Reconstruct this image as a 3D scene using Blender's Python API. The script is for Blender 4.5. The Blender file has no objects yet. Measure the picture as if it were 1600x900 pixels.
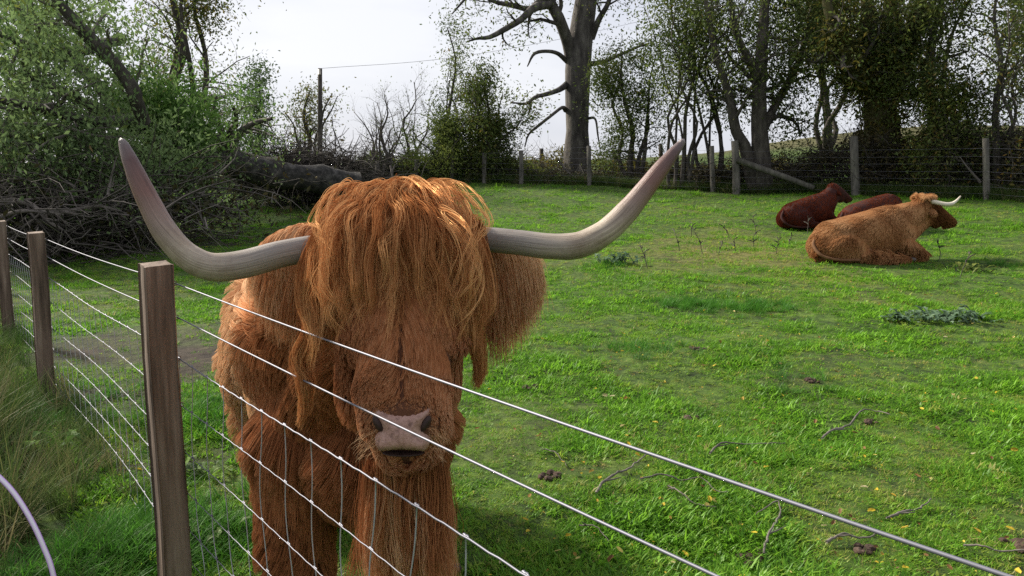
import bpy, math, random
import numpy as np
from mathutils import Vector, kdtree

random.seed(11)
rng = np.random.default_rng(11)
scene = bpy.context.scene
C = scene.collection

# ------------------------------------------------------------------ camera
CAM_H = 1.45
PITCH = math.radians(7.1)
cam = bpy.data.cameras.new("camera"); cam.lens = 27; cam.sensor_width = 36
cam.clip_start = 0.05; cam.clip_end = 3000
camo = bpy.data.objects.new("camera", cam); C.objects.link(camo)
camo.location = (0, 0, CAM_H); camo.rotation_euler = (math.pi/2 - PITCH, 0, 0)
scene.camera = camo

# ------------------------------------------------------------------ sky, sun, exposure
SUN_DIR = Vector((-0.72, 0.50, 0.62)).normalized()      # from the scene towards the sun
SUN_EL = math.asin(SUN_DIR.z); SUN_AZ = math.atan2(SUN_DIR.x, SUN_DIR.y)
w = bpy.data.worlds.new("World"); scene.world = w; w.use_nodes = True
nt = w.node_tree; nt.nodes.clear()
def N(t, typ, **kw):
    n = t.nodes.new(typ)
    for k, v in kw.items(): setattr(n, k, v)
    return n
def ramp(t, stops, interp='LINEAR'):
    r = N(t, 'ShaderNodeValToRGB'); e = r.color_ramp.elements; r.color_ramp.interpolation = interp
    while len(e) > 1: e.remove(e[-1])
    e[0].position = stops[0][0]; e[0].color = (*stops[0][1], 1)
    for p, c in stops[1:]:
        q = e.new(p); q.color = (*c, 1)
    return r
out = N(nt, 'ShaderNodeOutputWorld'); bg = N(nt, 'ShaderNodeBackground'); bg.inputs[1].default_value = 0.094
sky = N(nt, 'ShaderNodeTexSky', sky_type='NISHITA'); sky.sun_disc = False
sky.sun_elevation = SUN_EL; sky.sun_rotation = SUN_AZ; sky.dust_density = 2.5; sky.air_density = 1.0
tc = N(nt, 'ShaderNodeTexCoord')
mp = N(nt, 'ShaderNodeMapping'); mp.inputs['Scale'].default_value = (1.0, 1.0, 3.2)
nz = N(nt, 'ShaderNodeTexNoise'); nz.inputs['Scale'].default_value = 1.7; nz.inputs['Detail'].default_value = 6; nz.inputs['Roughness'].default_value = 0.5
cr = ramp(nt, [(0.32, (3.5, 3.65, 4.3)), (0.5, (4.45, 4.55, 5.05)), (0.70, (5.7, 5.7, 5.9))])
mix = N(nt, 'ShaderNodeMixRGB'); mix.inputs[0].default_value = 0.86
nt.links.new(tc.outputs['Generated'], mp.inputs[0]); nt.links.new(mp.outputs[0], nz.inputs[0])
nt.links.new(nz.outputs[0], cr.inputs[0]); nt.links.new(sky.outputs[0], mix.inputs[1]); nt.links.new(cr.outputs[0], mix.inputs[2])
nt.links.new(mix.outputs[0], bg.inputs[0]); nt.links.new(bg.outputs[0], out.inputs[0])

sl = bpy.data.lights.new("sun", 'SUN'); sl.energy = 4.6; sl.angle = math.radians(7); sl.color = (1.0, 0.93, 0.80)
so = bpy.data.objects.new("sun", sl); C.objects.link(so); so.location = (-20, 10, 20)
so.rotation_euler = SUN_DIR.to_track_quat('Z', 'Y').to_euler()
vs = scene.view_settings
vs.view_transform = 'Standard'; vs.look = 'None'; vs.exposure = 0.86; vs.gamma = 1.0; vs.use_curve_mapping = False
scene.render.engine = 'CYCLES'
cy = scene.cycles
cy.max_bounces = 8; cy.diffuse_bounces = 2; cy.glossy_bounces = 4; cy.transmission_bounces = 6; cy.transparent_max_bounces = 8
cy.use_denoising = False
cy.sample_clamp_indirect = 4.0

# ------------------------------------------------------------------ numeric helpers
LAT = rng.random((6, 32, 32, 32)).astype(np.float32)
def vnoise(P, seed=0):
    """value noise -1..1 at N x 3 points"""
    P = np.asarray(P, dtype=np.float64)
    i = np.floor(P).astype(np.int64); f = P - i; f = f*f*(3-2*f)
    L = LAT[seed % 6]; r = 0
    for dx in (0, 1):
        for dy in (0, 1):
            for dz in (0, 1):
                wt = (f[..., 0] if dx else 1-f[..., 0])*(f[..., 1] if dy else 1-f[..., 1])*(f[..., 2] if dz else 1-f[..., 2])
                r = r + wt*L[(i[..., 0]+dx) % 32, (i[..., 1]+dy) % 32, (i[..., 2]+dz) % 32]
    return r*2-1
def vec_noise(P): return np.stack([vnoise(P, 0), vnoise(P+7.3, 1), vnoise(P-4.1, 2)], -1)
def fbm2(x, y, s, o=3, seed=0):
    t = 0; a = 1
    for k in range(o):
        t = t + a*vnoise(np.stack([x*s+3.1*k, y*s-1.7*k, 0*x+0.37*k+seed*1.9], -1), seed+k); a *= .5; s *= 2.03
    return t
def nrm(v): return v/np.maximum(np.linalg.norm(v, axis=-1, keepdims=True), 1e-9)
def sstep(x, a, b):
    t = np.clip((x-a)/(b-a), 0, 1); return t*t*(3-2*t)

def ground_z(x, y):
    x = np.asarray(x, float); y = np.asarray(y, float)
    yy = np.clip(y, 0, 24)
    z = .003*yy*yy
    b = np.clip(y-24, 0, None)
    z = z + .144*14*(1-np.exp(-b/14))
    xr = np.clip(x, -50, 30)-6
    z = z + .075*np.log1p(np.exp(xr))*sstep(y, 8, 17)
    z = z - .22/(1+np.exp((x+2.5)*1.2))*sstep(y, 12, 20)
    z = z + 3.6*sstep(y, 50, 95)*sstep(x, 12, 50)
    near = np.exp(-np.hypot(x, y)/60)
    z = z + (.035*fbm2(x, y, .8, 3, 1) + .014*fbm2(x, y, 4.2, 2, 3))*near
    return z
def gz(x, y): return float(ground_z(np.array([x]), np.array([y]))[0])
def at(px, py, Y):
    """point of the place seen in direction (px, py) of the 1600 x 900 view, Y metres ahead"""
    a = (px-800)/1200; b = (450-py)/1200
    d = Vector((a, math.cos(PITCH)+b*math.sin(PITCH), -math.sin(PITCH)+b*math.cos(PITCH)))
    return Vector((0, 0, CAM_H)) + d*(Y/d.y)
def on_ground(px, py):
    Ys = np.geomspace(.5, 60, 500); a, b_ = at(px, py, 1.0), at(px, py, 2.0); P = np.array(a)+np.outer(Ys-1, np.array(b_-a))
    k = np.nonzero(P[:, 2] < ground_z(P[:, 0], P[:, 1]))[0]
    if len(k) == 0: return at(px, py, 25)
    p = P[k[0]]; return Vector((p[0], p[1], gz(p[0], p[1])))

# ------------------------------------------------------------------ object helpers
def tag(o, label=None, cat=None, group=None, kind=None):
    if label: o['label'] = label
    if cat: o['category'] = cat
    if group: o['group'] = group
    if kind: o['kind'] = kind
    return o
def thing(name, label, cat, loc=(0, 0, 0), group=None):
    o = bpy.data.objects.new(name, None); C.objects.link(o); o.location = loc; o.empty_display_size = .1
    return tag(o, label, cat, group)
def link(name, data, mat, parent=None):
    o = bpy.data.objects.new(name, data); C.objects.link(o)
    if mat is not None:
        data.materials.clear()
        data.materials.append(mat)
    if parent is not None: o.parent = parent
    return o
def off(parent):
    v = np.zeros(3)
    while parent is not None:
        v += np.array(parent.location); parent = parent.parent
    return v
def mesh_np(name, V, F, smooth=True, attrs=None):
    """V n x 3, F list of int arrays (m x 3 or m x 4)"""
    me = bpy.data.meshes.new(name)
    V = np.asarray(V, dtype=np.float32)
    F = [np.asarray(f, dtype=np.int32) for f in (F if isinstance(F, list) else [F]) if len(f)]
    loops = np.concatenate([f.ravel() for f in F]); tot = np.concatenate([np.full(len(f), f.shape[1], np.int32) for f in F])
    me.vertices.add(len(V)); me.vertices.foreach_set('co', V.ravel())
    me.loops.add(len(loops)); me.loops.foreach_set('vertex_index', loops)
    me.polygons.add(len(tot)); me.polygons.foreach_set('loop_start', np.concatenate([[0], np.cumsum(tot)[:-1]]).astype(np.int32))
    me.polygons.foreach_set('use_smooth', np.full(len(tot), smooth))
    for k, v in (attrs or {}).items():
        a = me.attributes.new(k, 'FLOAT', 'POINT'); a.data.foreach_set('value', np.asarray(v, np.float32))
    me.update(calc_edges=True)
    return me
def obj_np(name, V, F, mat, parent=None, smooth=True, attrs=None):
    V = np.asarray(V, float) - off(parent)
    return link(name, mesh_np(name, V, F, smooth, attrs), mat, parent)

def tubes_np(P, R, sides):
    """P t x k x 3 centre lines, R t x k radii -> verts, quads (all tubes of one point count)"""
    P = np.asarray(P, float); R = np.asarray(R, float); T, K, _ = P.shape
    tan = np.gradient(P, axis=1); tan = nrm(tan)
    ref = np.where(np.abs(tan[:, :1, 2:3]) > .9, np.array([1., 0, 0]), np.array([0, 0, 1.]))
    ref = np.repeat(ref, K, 1)
    u = nrm(np.cross(tan, ref)); v = np.cross(tan, u)
    a = np.linspace(0, 2*np.pi, sides, endpoint=False)
    ring = P[:, :, None]+R[:, :, None, None]*(np.cos(a)[:, None]*u[:, :, None]+np.sin(a)[:, None]*v[:, :, None])
    V = ring.reshape(-1, 3)
    base = (np.arange(T)*K*sides)[:, None, None]+(np.arange(K-1)*sides)[None, :, None]
    j = np.arange(sides)[None, None]; j2 = (j+1) % sides
    Q = np.stack([base+j, base+j2, base+sides+j2, base+sides+j], -1).reshape(-1, 4)
    caps = []
    if sides == 4:
        b0 = np.arange(T)*K*sides
        caps = [np.stack([b0+3, b0+2, b0+1, b0], -1), np.stack([b0+(K-1)*sides+k for k in range(4)], -1)]
        Q = np.concatenate([Q]+caps)
    return V, Q
class MB:
    def __init__(s): s.V = []; s.F3 = []; s.F4 = []; s.n = 0; s.T = []
    def add(s, V, F, t=None):
        V = np.asarray(V, float); F = np.asarray(F)
        if len(F): (s.F3 if F.shape[1] == 3 else s.F4).append(F+s.n)
        s.V.append(V); s.n += len(V); s.T.append(np.full(len(V), .5) if t is None else np.broadcast_to(t, (len(V),)))
    def tube(s, pts, rad, sides=8, t=None, cap=True):
        pts = np.array([tuple(p) for p in pts], float); rad = np.asarray(rad, float)
        if rad.ndim == 0: rad = np.full(len(pts), float(rad))
        V, Q = tubes_np(pts[None], rad[None], sides); s.add(V, Q, t)
        if cap and sides != 4:
            n0 = s.n-len(V)
            for ring0, c in ((n0, pts[0]), (n0+(len(pts)-1)*sides, pts[-1])):
                s.V.append(np.array([c])); s.T.append(np.array([.5 if t is None else float(np.mean(t))])); ci = s.n; s.n += 1
                s.F3.append(np.array([[ring0+k, ring0+(k+1) % sides, ci] for k in range(sides)]))
    def build(s, name, mat, parent=None, smooth=True):
        F = []
        if s.F4: F.append(np.concatenate(s.F4))
        if s.F3: F.append(np.concatenate(s.F3))
        return obj_np(name, np.concatenate(s.V), F, mat, parent, smooth, {'tint': np.concatenate(s.T)})
def spline(pts, n, rad=None):
    """Catmull-Rom through pts (and radii)"""
    A = np.array([list(p) + ([r] if rad is not None else []) for p, r in zip(pts, rad if rad is not None else pts)], float)
    A = np.concatenate([[2*A[0]-A[1]], A, [2*A[-1]-A[-2]]]); m = len(A)-3
    t = np.linspace(0, m-1e-6, n); i = t.astype(int); f = (t-i)[:, None]
    p0, p1, p2, p3 = A[i], A[i+1], A[i+2], A[i+3]
    r = .5*((2*p1)+(-p0+p2)*f+(2*p0-5*p1+4*p2-p3)*f**2+(-p0+3*p1-3*p2+p3)*f**3)
    return (r[:, :3], r[:, 3]) if rad is not None else r

# ------------------------------------------------------------------ materials
def material(name):
    m = bpy.data.materials.new(name); m.use_nodes = True; t = m.node_tree; t.nodes.clear()
    return m, t, N(t, 'ShaderNodeOutputMaterial')
def mat_leaf(name, cols, trans=.35, attr='OBJ', rough=.55):
    """cols: three linear colours spread over the leaves' own tint"""
    m, t, o = material(name)
    a = N(t, 'ShaderNodeAttribute'); a.attribute_name = 'tint'
    if attr == 'INST': a.attribute_type = 'INSTANCER'
    r = ramp(t, [(i/(len(cols)-1), c) for i, c in enumerate(cols)])
    d = N(t, 'ShaderNodeBsdfDiffuse'); tr = N(t, 'ShaderNodeBsdfTranslucent'); g = N(t, 'ShaderNodeBsdfGlossy'); g.inputs['Roughness'].default_value = rough
    g.inputs[0].default_value = (.6, .6, .6, 1)
    m1 = N(t, 'ShaderNodeMixShader'); m1.inputs[0].default_value = trans
    m2 = N(t, 'ShaderNodeMixShader'); m2.inputs[0].default_value = .02
    t.links.new(a.outputs['Fac'], r.inputs[0]); t.links.new(r.outputs[0], d.inputs[0]); t.links.new(r.outputs[0], tr.inputs[0])
    t.links.new(d.outputs[0], m1.inputs[1]); t.links.new(tr.outputs[0], m1.inputs[2])
    t.links.new(m1.outputs[0], m2.inputs[1]); t.links.new(g.outputs[0], m2.inputs[2]); t.links.new(m2.outputs[0], o.inputs[0])
    return m
def mat_noise(name, stops, scale=8, stretch=(1, 1, 1), rough=.85, bump=.3, bdist=.01, detail=6, metallic=0, spec=.3):
    m, t, o = material(name)
    tcn = N(t, 'ShaderNodeTexCoord'); mpn = N(t, 'ShaderNodeMapping'); mpn.inputs['Scale'].default_value = stretch
    n = N(t, 'ShaderNodeTexNoise'); n.inputs['Scale'].default_value = scale; n.inputs['Detail'].default_value = detail; n.inputs['Roughness'].default_value = .65
    r = ramp(t, stops); p = N(t, 'ShaderNodeBsdfPrincipled'); p.inputs['Roughness'].default_value = rough
    p.inputs['Metallic'].default_value = metallic; p.inputs['Specular IOR Level'].default_value = spec
    b = N(t, 'ShaderNodeBump'); b.inputs['Strength'].default_value = bump; b.inputs['Distance'].default_value = bdist
    t.links.new(tcn.outputs['Object'], mpn.inputs[0]); t.links.new(mpn.outputs[0], n.inputs[0]); t.links.new(n.outputs[0], r.inputs[0])
    t.links.new(r.outputs[0], p.inputs[0]); t.links.new(n.outputs[0], b.inputs['Height']); t.links.new(b.outputs[0], p.inputs['Normal'])
    t.links.new(p.outputs[0], o.inputs[0])
    return m
def mat_fur(name, dark, mid, light, rough=.32, radial=.45):
    """hair: colour by strand (random and its own tint), paler towards the tip"""
    m, t, o = material(name)
    h = N(t, 'ShaderNodeHairInfo'); a = N(t, 'ShaderNodeAttribute'); a.attribute_name = 'tint'
    s1 = N(t, 'ShaderNodeMath', operation='MULTIPLY_ADD'); s1.inputs[1].default_value = .32
    s2 = N(t, 'ShaderNodeMath', operation='MULTIPLY_ADD'); s2.inputs[1].default_value = .26
    r = ramp(t, [(0, dark), (.5, mid), (1, light)])
    df = N(t, 'ShaderNodeBsdfDiffuse'); hr = N(t, 'ShaderNodeBsdfHair', component='Reflection'); ht = N(t, 'ShaderNodeBsdfHair', component='Transmission')
    hr.inputs['RoughnessU'].default_value = rough; hr.inputs['RoughnessV'].default_value = .8
    ht.inputs['RoughnessU'].default_value = .4; ht.inputs['RoughnessV'].default_value = .9
    ma = N(t, 'ShaderNodeMixShader'); ma.inputs[0].default_value = .28; mb_ = N(t, 'ShaderNodeMixShader'); mb_.inputs[0].default_value = .22
    s0 = N(t, 'ShaderNodeMath', operation='SUBTRACT'); s0.inputs[1].default_value = .28
    t.links.new(a.outputs['Fac'], s0.inputs[0])
    t.links.new(h.outputs['Random'], s1.inputs[0]); t.links.new(s0.outputs[0], s1.inputs[2])
    t.links.new(h.outputs['Intercept'], s2.inputs[0]); t.links.new(s1.outputs[0], s2.inputs[2])
    t.links.new(s2.outputs[0], r.inputs[0]); 
    for q in (df, hr, ht): t.links.new(r.outputs[0], q.inputs['Color'])
    t.links.new(df.outputs[0], ma.inputs[1]); t.links.new(hr.outputs[0], ma.inputs[2]); t.links.new(ma.outputs[0], mb_.inputs[1]); t.links.new(ht.outputs[0], mb_.inputs[2])
    t.links.new(mb_.outputs[0], o.inputs[0])
    return m

M = {}
M['bark'] = mat_noise('bark', [(.25, (.02, .017, .014)), (.5, (.06, .052, .044)), (.75, (.13, .115, .095))], 9, (1, 1, .35), .95, .8, .03)
M['bark_pale'] = mat_noise('pale_bark', [(.28, (.022, .019, .018)), (.5, (.075, .066, .06)), (.72, (.17, .155, .135))], 5, (1, 1, .3), .95, .9, .05)
M['bark_ivy'] = mat_noise('mossy_bark', [(.3, (.03, .03, .015)), (.6, (.09, .08, .03)), (.8, (.14, .12, .05))], 6, (1, 1, .4), .95, .9, .05)
M['log'] = mat_noise('log_bark', [(.3, (.010, .010, .009)), (.5, (.04, .037, .034)), (.75, (.13, .12, .11))], 7, (1, 1, 1), .95, .8, .03)
M['twig'] = mat_noise('twig_bark', [(.3, (.07, .06, .055)), (.7, (.20, .175, .15))], 6, (1, 1, 1), .9, .2)
M['twig_dark'] = mat_noise('dark_twig_bark', [(.3, (.03, .026, .022)), (.7, (.09, .078, .066))], 6, (1, 1, 1), .9, .2)
M['leaf_dark'] = mat_leaf('dark_leaf', [(.026, .044, .014), (.088, .125, .03), (.20, .23, .05)], .45)
M['leaf_ash'] = mat_leaf('ash_leaf', [(.05, .085, .035), (.14, .21, .08), (.26, .36, .13)], .45)
M['leaf_bright'] = mat_leaf('bright_leaf', [(.05, .11, .025), (.09, .18, .035), (.16, .27, .06)], .4)
M['leaf_yellow'] = mat_leaf('yellowing_leaf', [(.06, .055, .012), (.13, .12, .02), (.22, .17, .03)], .4)
M['leaf_mixed'] = mat_leaf('turning_leaf', [(.022, .030, .010), (.085, .090, .02), (.22, .13, .03)], .35)
M['bramble'] = mat_leaf('bramble_leaf', [(.016, .015, .009), (.05, .048, .02), (.12, .085, .035)], .25)

# ------------------------------------------------------------------ ground
def axis(n, a, k, c): u = np.linspace(-1, 1, n); return c + a*np.sinh(k*u)
gx = axis(330, 2.2, 5.7, 0); gy = np.unique(np.concatenate([-axis(60, 2.0, 4.5, 0)[:30][::-1]*-1, 3+1.8*np.sinh(np.linspace(-1.28, 6.4, 330))]))
GX, GY = np.meshgrid(gx, gy); GZ = ground_z(GX.ravel(), GY.ravel())
nx, ny = len(gx), len(gy)
ii, jj = np.meshgrid(np.arange(nx-1), np.arange(ny-1)); b0 = (jj*nx+ii).ravel()
def mud_amount(x, y):
    """0..1: where the turf is trodden to mud"""
    n = fbm2(x, y, 1.6, 3, 2)
    a = np.exp(-(((x+2.9)/1.5)**2+((y-6.0)/1.5)**2))*1.0
    a = a+np.exp(-(((x+1.7)/.9)**2+((y-4.1)/1.3)**2))*.5
    a = a+np.exp(-(((x+.1)/.6)**2+((y-2.4)/.5)**2))*.55
    a = a+np.exp(-(((x+8)/4.5)**2+((y-14)/3.)**2))*.9
    a = a+.35*sstep(fbm2(x, y, .45, 2, 4), .55, 1.1)
    return np.clip(a+.7*n-.36, 0, 1)
def dry_amount(x, y):
    a = np.exp(-(((x-3.6)/1.8)**2+((y-12.5)/2.2)**2))*.8+np.exp(-(((x-4.4)/.5)**2+((y-10.2)/.35)**2))*1.0
    return np.clip(a+.5*fbm2(x, y, .7, 3, 5)*.6, 0, 1)
m, t, o = material('pasture_soil')
am = N(t, 'ShaderNodeAttribute'); am.attribute_name = 'mud'
ad = N(t, 'ShaderNodeAttribute'); ad.attribute_name = 'dry'
geo = N(t, 'ShaderNodeNewGeometry')
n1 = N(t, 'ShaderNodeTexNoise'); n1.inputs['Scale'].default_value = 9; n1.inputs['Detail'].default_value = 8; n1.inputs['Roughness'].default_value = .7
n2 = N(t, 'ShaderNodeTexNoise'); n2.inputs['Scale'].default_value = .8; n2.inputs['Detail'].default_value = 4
g1 = ramp(t, [(.32, (.012, .018, .007)), (.5, (.045, .085, .013)), (.7, (.12, .19, .03))])  # soil and thatch tone, darkened to paint in the shade between grass tufts
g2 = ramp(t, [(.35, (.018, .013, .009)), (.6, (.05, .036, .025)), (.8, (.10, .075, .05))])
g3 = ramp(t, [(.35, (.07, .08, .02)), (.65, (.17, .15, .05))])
mxa = N(t, 'ShaderNodeMixRGB'); mxb = N(t, 'ShaderNodeMixRGB')
bp = N(t, 'ShaderNodeBump'); bp.inputs['Strength'].default_value = .7; bp.inputs['Distance'].default_value = .05
ps = N(t, 'ShaderNodeBsdfPrincipled'); ps.inputs['Roughness'].default_value = .9; ps.inputs['Specular IOR Level'].default_value = .2
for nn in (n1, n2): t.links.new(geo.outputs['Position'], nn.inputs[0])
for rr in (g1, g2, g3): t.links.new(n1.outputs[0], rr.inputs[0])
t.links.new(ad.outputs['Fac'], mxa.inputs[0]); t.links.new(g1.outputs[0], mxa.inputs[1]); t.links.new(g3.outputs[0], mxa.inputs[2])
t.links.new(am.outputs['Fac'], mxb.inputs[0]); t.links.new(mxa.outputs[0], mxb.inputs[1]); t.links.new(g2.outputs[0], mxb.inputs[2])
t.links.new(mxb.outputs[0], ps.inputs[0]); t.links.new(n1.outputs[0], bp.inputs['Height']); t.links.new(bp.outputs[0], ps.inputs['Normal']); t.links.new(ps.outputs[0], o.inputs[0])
far = sstep(GY.ravel(), 30, 46)*sstep(GX.ravel(), 2, 12)
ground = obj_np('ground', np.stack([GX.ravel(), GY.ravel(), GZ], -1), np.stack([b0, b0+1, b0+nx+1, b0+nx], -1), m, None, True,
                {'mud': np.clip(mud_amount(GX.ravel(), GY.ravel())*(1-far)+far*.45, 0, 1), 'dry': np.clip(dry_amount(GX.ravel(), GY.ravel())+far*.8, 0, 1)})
tag(ground, kind='structure')

# ------------------------------------------------------------------ the near fence line (used for placing things too)
FD = Vector((-.615, .789, 0)).normalized(); FN = Vector((FD.y, -FD.x, 0))      # along, and towards the pasture
FS = .92
FP = Vector((-1.28*FS, 2.75*FS, 0))
def fence_pt(tt, z, offn=0.0): p = FP - FD*tt + FN*offn; return Vector((p.x, p.y, z))
def fence_side(x, y): return (x-FP.x)*FN.x+(y-FP.y)*FN.y       # > 0 inside the pasture

# ------------------------------------------------------------------ instanced ground cover
def blade_mesh(name, n, rad, hmin, hmax, wid, bend, seg=3, mat=None, up=1.0, flop=.9):
    V = []; F = []; k0 = 0
    for i in range(n):
        a = random.uniform(0, 6.283); rr = rad*math.sqrt(random.random()); x, y = rr*math.cos(a), rr*math.sin(a)
        L = random.uniform(hmin, hmax); az = random.uniform(0, 6.283); lean = random.uniform(.1, flop)
        d = Vector((math.cos(az)*lean, math.sin(az)*lean, up)).normalized(); side = Vector((-math.sin(az), math.cos(az), 0))
        p = Vector((x, y, -.01)); wd = wid*random.uniform(.6, 1.2)
        for s in range(seg+1):
            q = s/seg; ww = wd*(1-q**1.6)*.5+(.0001 if s == seg else 0)
            V += [p-side*ww, p+side*ww]
            if s < seg: F.append((k0+2*s, k0+2*s+1, k0+2*s+3, k0+2*s+2))
            d = (d+Vector((math.cos(az), math.sin(az), -.25))*bend*random.uniform(.4, 1.3)/seg).normalized(); p = p+d*L/seg
        k0 += 2*(seg+1)
    me = mesh_np(name, np.array(V), np.array(F), True); me.materials.append(mat)
    return bpy.data.objects.new(name, me)
def instancer(name, P, rot, scl, idx, tint, protos, kind='stuff'):
    col = bpy.data.collections.new(name+'_sources')
    for p in protos: col.objects.link(p)
    me = bpy.data.meshes.new(name); me.vertices.add(len(P)); me.vertices.foreach_set('co', np.asarray(P, np.float32).ravel())
    a = me.attributes.new('rot', 'FLOAT_VECTOR', 'POINT'); a.data.foreach_set('vector', np.asarray(rot, np.float32).ravel())
    a = me.attributes.new('scl', 'FLOAT', 'POINT'); a.data.foreach_set('value', np.asarray(scl, np.float32))
    a = me.attributes.new('idx', 'INT', 'POINT'); a.data.foreach_set('value', np.asarray(idx, np.int32))
    a = me.attributes.new('tint', 'FLOAT', 'POINT'); a.data.foreach_set('value', np.asarray(tint, np.float32))
    ob = link(name, me, protos[0].data.materials[0])
    g = bpy.data.node_groups.new(name+'_scatter', 'GeometryNodeTree')
    g.interface.new_socket('Geometry', in_out='INPUT', socket_type='NodeSocketGeometry')
    g.interface.new_socket('Geometry', in_out='OUTPUT', socket_type='NodeSocketGeometry')
    gi = g.nodes.new('NodeGroupInput'); go = g.nodes.new('NodeGroupOutput')
    ci = g.nodes.new('GeometryNodeCollectionInfo'); ci.inputs[0].default_value = col; ci.inputs[1].default_value = True; ci.inputs[2].default_value = True
    ip = g.nodes.new('GeometryNodeInstanceOnPoints')
    def na(nm, ty):
        q = g.nodes.new('GeometryNodeInputNamedAttribute'); q.data_type = ty; q.inputs[0].default_value = nm; return q.outputs[0]
    g.links.new(gi.outputs[0], ip.inputs['Points']); g.links.new(ci.outputs[0], ip.inputs['Instance']); ip.inputs['Pick Instance'].default_value = True
    g.links.new(na('idx', 'INT'), ip.inputs['Instance Index']); g.links.new(na('rot', 'FLOAT_VECTOR'), ip.inputs['Rotation']); g.links.new(na('scl', 'FLOAT'), ip.inputs['Scale'])
    g.links.new(ip.outputs[0], go.inputs[0])
    md = ob.modifiers.new('scatter', 'NODES'); md.node_group = g
    tag(ob, kind=kind)
    return ob

M['grass'] = mat_leaf('grass_blade', [(.36, .30, .12), (.27, .37, .045), (.165, .37, .028), (.070, .19, .015), (.24, .49, .036)], .48, 'INST', .45)
M['rough_grass'] = mat_leaf('rough_grass_blade', [(.04, .09, .018), (.09, .13, .035), (.19, .17, .08), (.30, .24, .14)], .3, 'INST', .5)

# short turf
protos = [blade_mesh('turf_tuft', 26, .055, .018, .050, .0060, 1.05, 2, M['grass'], 1.0, 1.3) for _ in range(7)]
protos += [blade_mesh('turf_tuft', 14, .05, .015, .035, .011, 1.0, 2, M['grass'], .7, 1.5) for _ in range(3)]      # broad clover-like
cand = 900000
yy = .6*(27/.6)**(rng.random(cand)**.62)
xx = (rng.random(cand)*2-1)*(.80*yy+2.2)
dens = np.clip((3.2/yy), 0, 1)**.35
keep = rng.random(cand) < dens*.33
xx, yy = xx[keep], yy[keep]
mud = mud_amount(xx, yy); dry = dry_amount(xx, yy)
patch = fbm2(xx, yy, 2.2, 3, 0)
hole = np.maximum(sstep(fbm2(xx, yy, 3.6, 2, 3), .5, .8), sstep(fbm2(xx, yy, 8.5, 1, 2), .55, .8))
keep = (rng.random(len(xx)) > mud*.95) & (rng.random(len(xx)) > hole*.8) & (fence_side(xx, yy) > -.15) & (yy < 26.5) & (rng.random(len(xx)) > .15)
xx, yy, dry, patch, mud = xx[keep], yy[keep], dry[keep], patch[keep], mud[keep]
n = len(xx); print('turf tufts', n)
dist = np.hypot(xx, yy)
tnt = .52+.26*patch+rng.normal(0, .20, n)-dry*.45*rng.random(n)+.22*sstep(fbm2(xx, yy, .6, 2, 1), 0, .9)
scl = (.72+.6*rng.random(n)+.75*np.clip(patch, -.7, 1.2))*(1+np.clip(dist-5, 0, 20)*.045)*(1-.4*mud)
instancer('grass', np.stack([xx, yy, ground_z(xx, yy)], -1), np.stack([rng.normal(0, .15, n), rng.normal(0, .15, n), rng.random(n)*6.28], -1),
          scl, rng.integers(0, 10, n), np.clip(tnt, .02, .99), protos)

# tall rough grass outside the wire and along it
protos = [blade_mesh('rough_tuft', 30, .09, .25, .60, .008, .9, 5, M['rough_grass'], 1.0, .6) for _ in range(5)]
protos += [blade_mesh('rough_tuft', 18, .05, .35, .75, .0065, .35, 5, M['rough_grass'], 1.0, .3) for _ in range(2)]
protos += [blade_mesh('rough_tuft', 16, .07, .25, .5, .012, .9, 5, M['rough_grass'], 1.0, .7)]
cand = 26000
yy = rng.uniform(1.0, 11, cand); xx = rng.uniform(-9.5, .4, cand)
fs = fence_side(xx, yy)
pr = np.where(fs < -.12, 1.0, 0)*np.where((fs > -.55) & (yy < 3.0), .35, 1.0)+np.where((fs >= -.12) & (fs < .12) & (yy > 3.4), .5, 0)
keep = (rng.random(cand) < pr*.5) & (xx < -.55-.0*yy) & (fs > -2.6)
xx, yy, fs = xx[keep], yy[keep], fs[keep]; n = len(xx); print('rough', n)
pch = fbm2(xx, yy, 1.8, 2, 4)
tnt = np.clip(.22+.3*pch+rng.normal(0, .2, n), .01, .99)
scl = (.55+.4*rng.random(n)+.22*pch)*np.where(fs > -.35, .62, 1.0)*(.75+.25*sstep(yy, 2.0, 4.5))
instancer('rough_grass', np.stack([xx, yy, ground_z(xx, yy)], -1), np.stack([rng.normal(0, .2, n), rng.normal(0, .2, n), rng.random(n)*6.28], -1),
          scl, rng.integers(0, 8, n), tnt, protos)
# lush darker tussocks in the turf and under the wire
M['tussock'] = mat_leaf('tussock_blade', [(.04, .13, .015), (.06, .19, .02), (.10, .27, .03)], .4, 'INST', .45)
protos = [blade_mesh('tussock_tuft', 50, .07, .07, .15, .005, 1.1, 3, M['tussock'], 1.0, .9) for _ in range(4)]
T = []
for (px, py, rx_, k) in ((1080, 478, .45, 60), (1180, 482, .5, 60), (1010, 545, .4, 16), (330, 640, .5, 50), (250, 840, .35, 130), (190, 870, .3, 120), (330, 850, .3, 50), (960, 415, .3, 12), (1560, 415, .6, 20), (430, 640, .7, 20), (1240, 600, .4, 10), (120, 640, .5, 30)):
    c = on_ground(px, py)
    for _ in range(k): T.append((c.x+random.gauss(0, rx_*.5), c.y+random.gauss(0, rx_*.45)))
T = np.array(T); n = len(T)
instancer('lush_grass', np.stack([T[:, 0], T[:, 1], ground_z(T[:, 0], T[:, 1])], -1), np.stack([rng.normal(0, .2, n), rng.normal(0, .2, n), rng.random(n)*6.28], -1),
          .6+.7*rng.random(n), rng.integers(0, 4, n), rng.random(n), protos)

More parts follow.
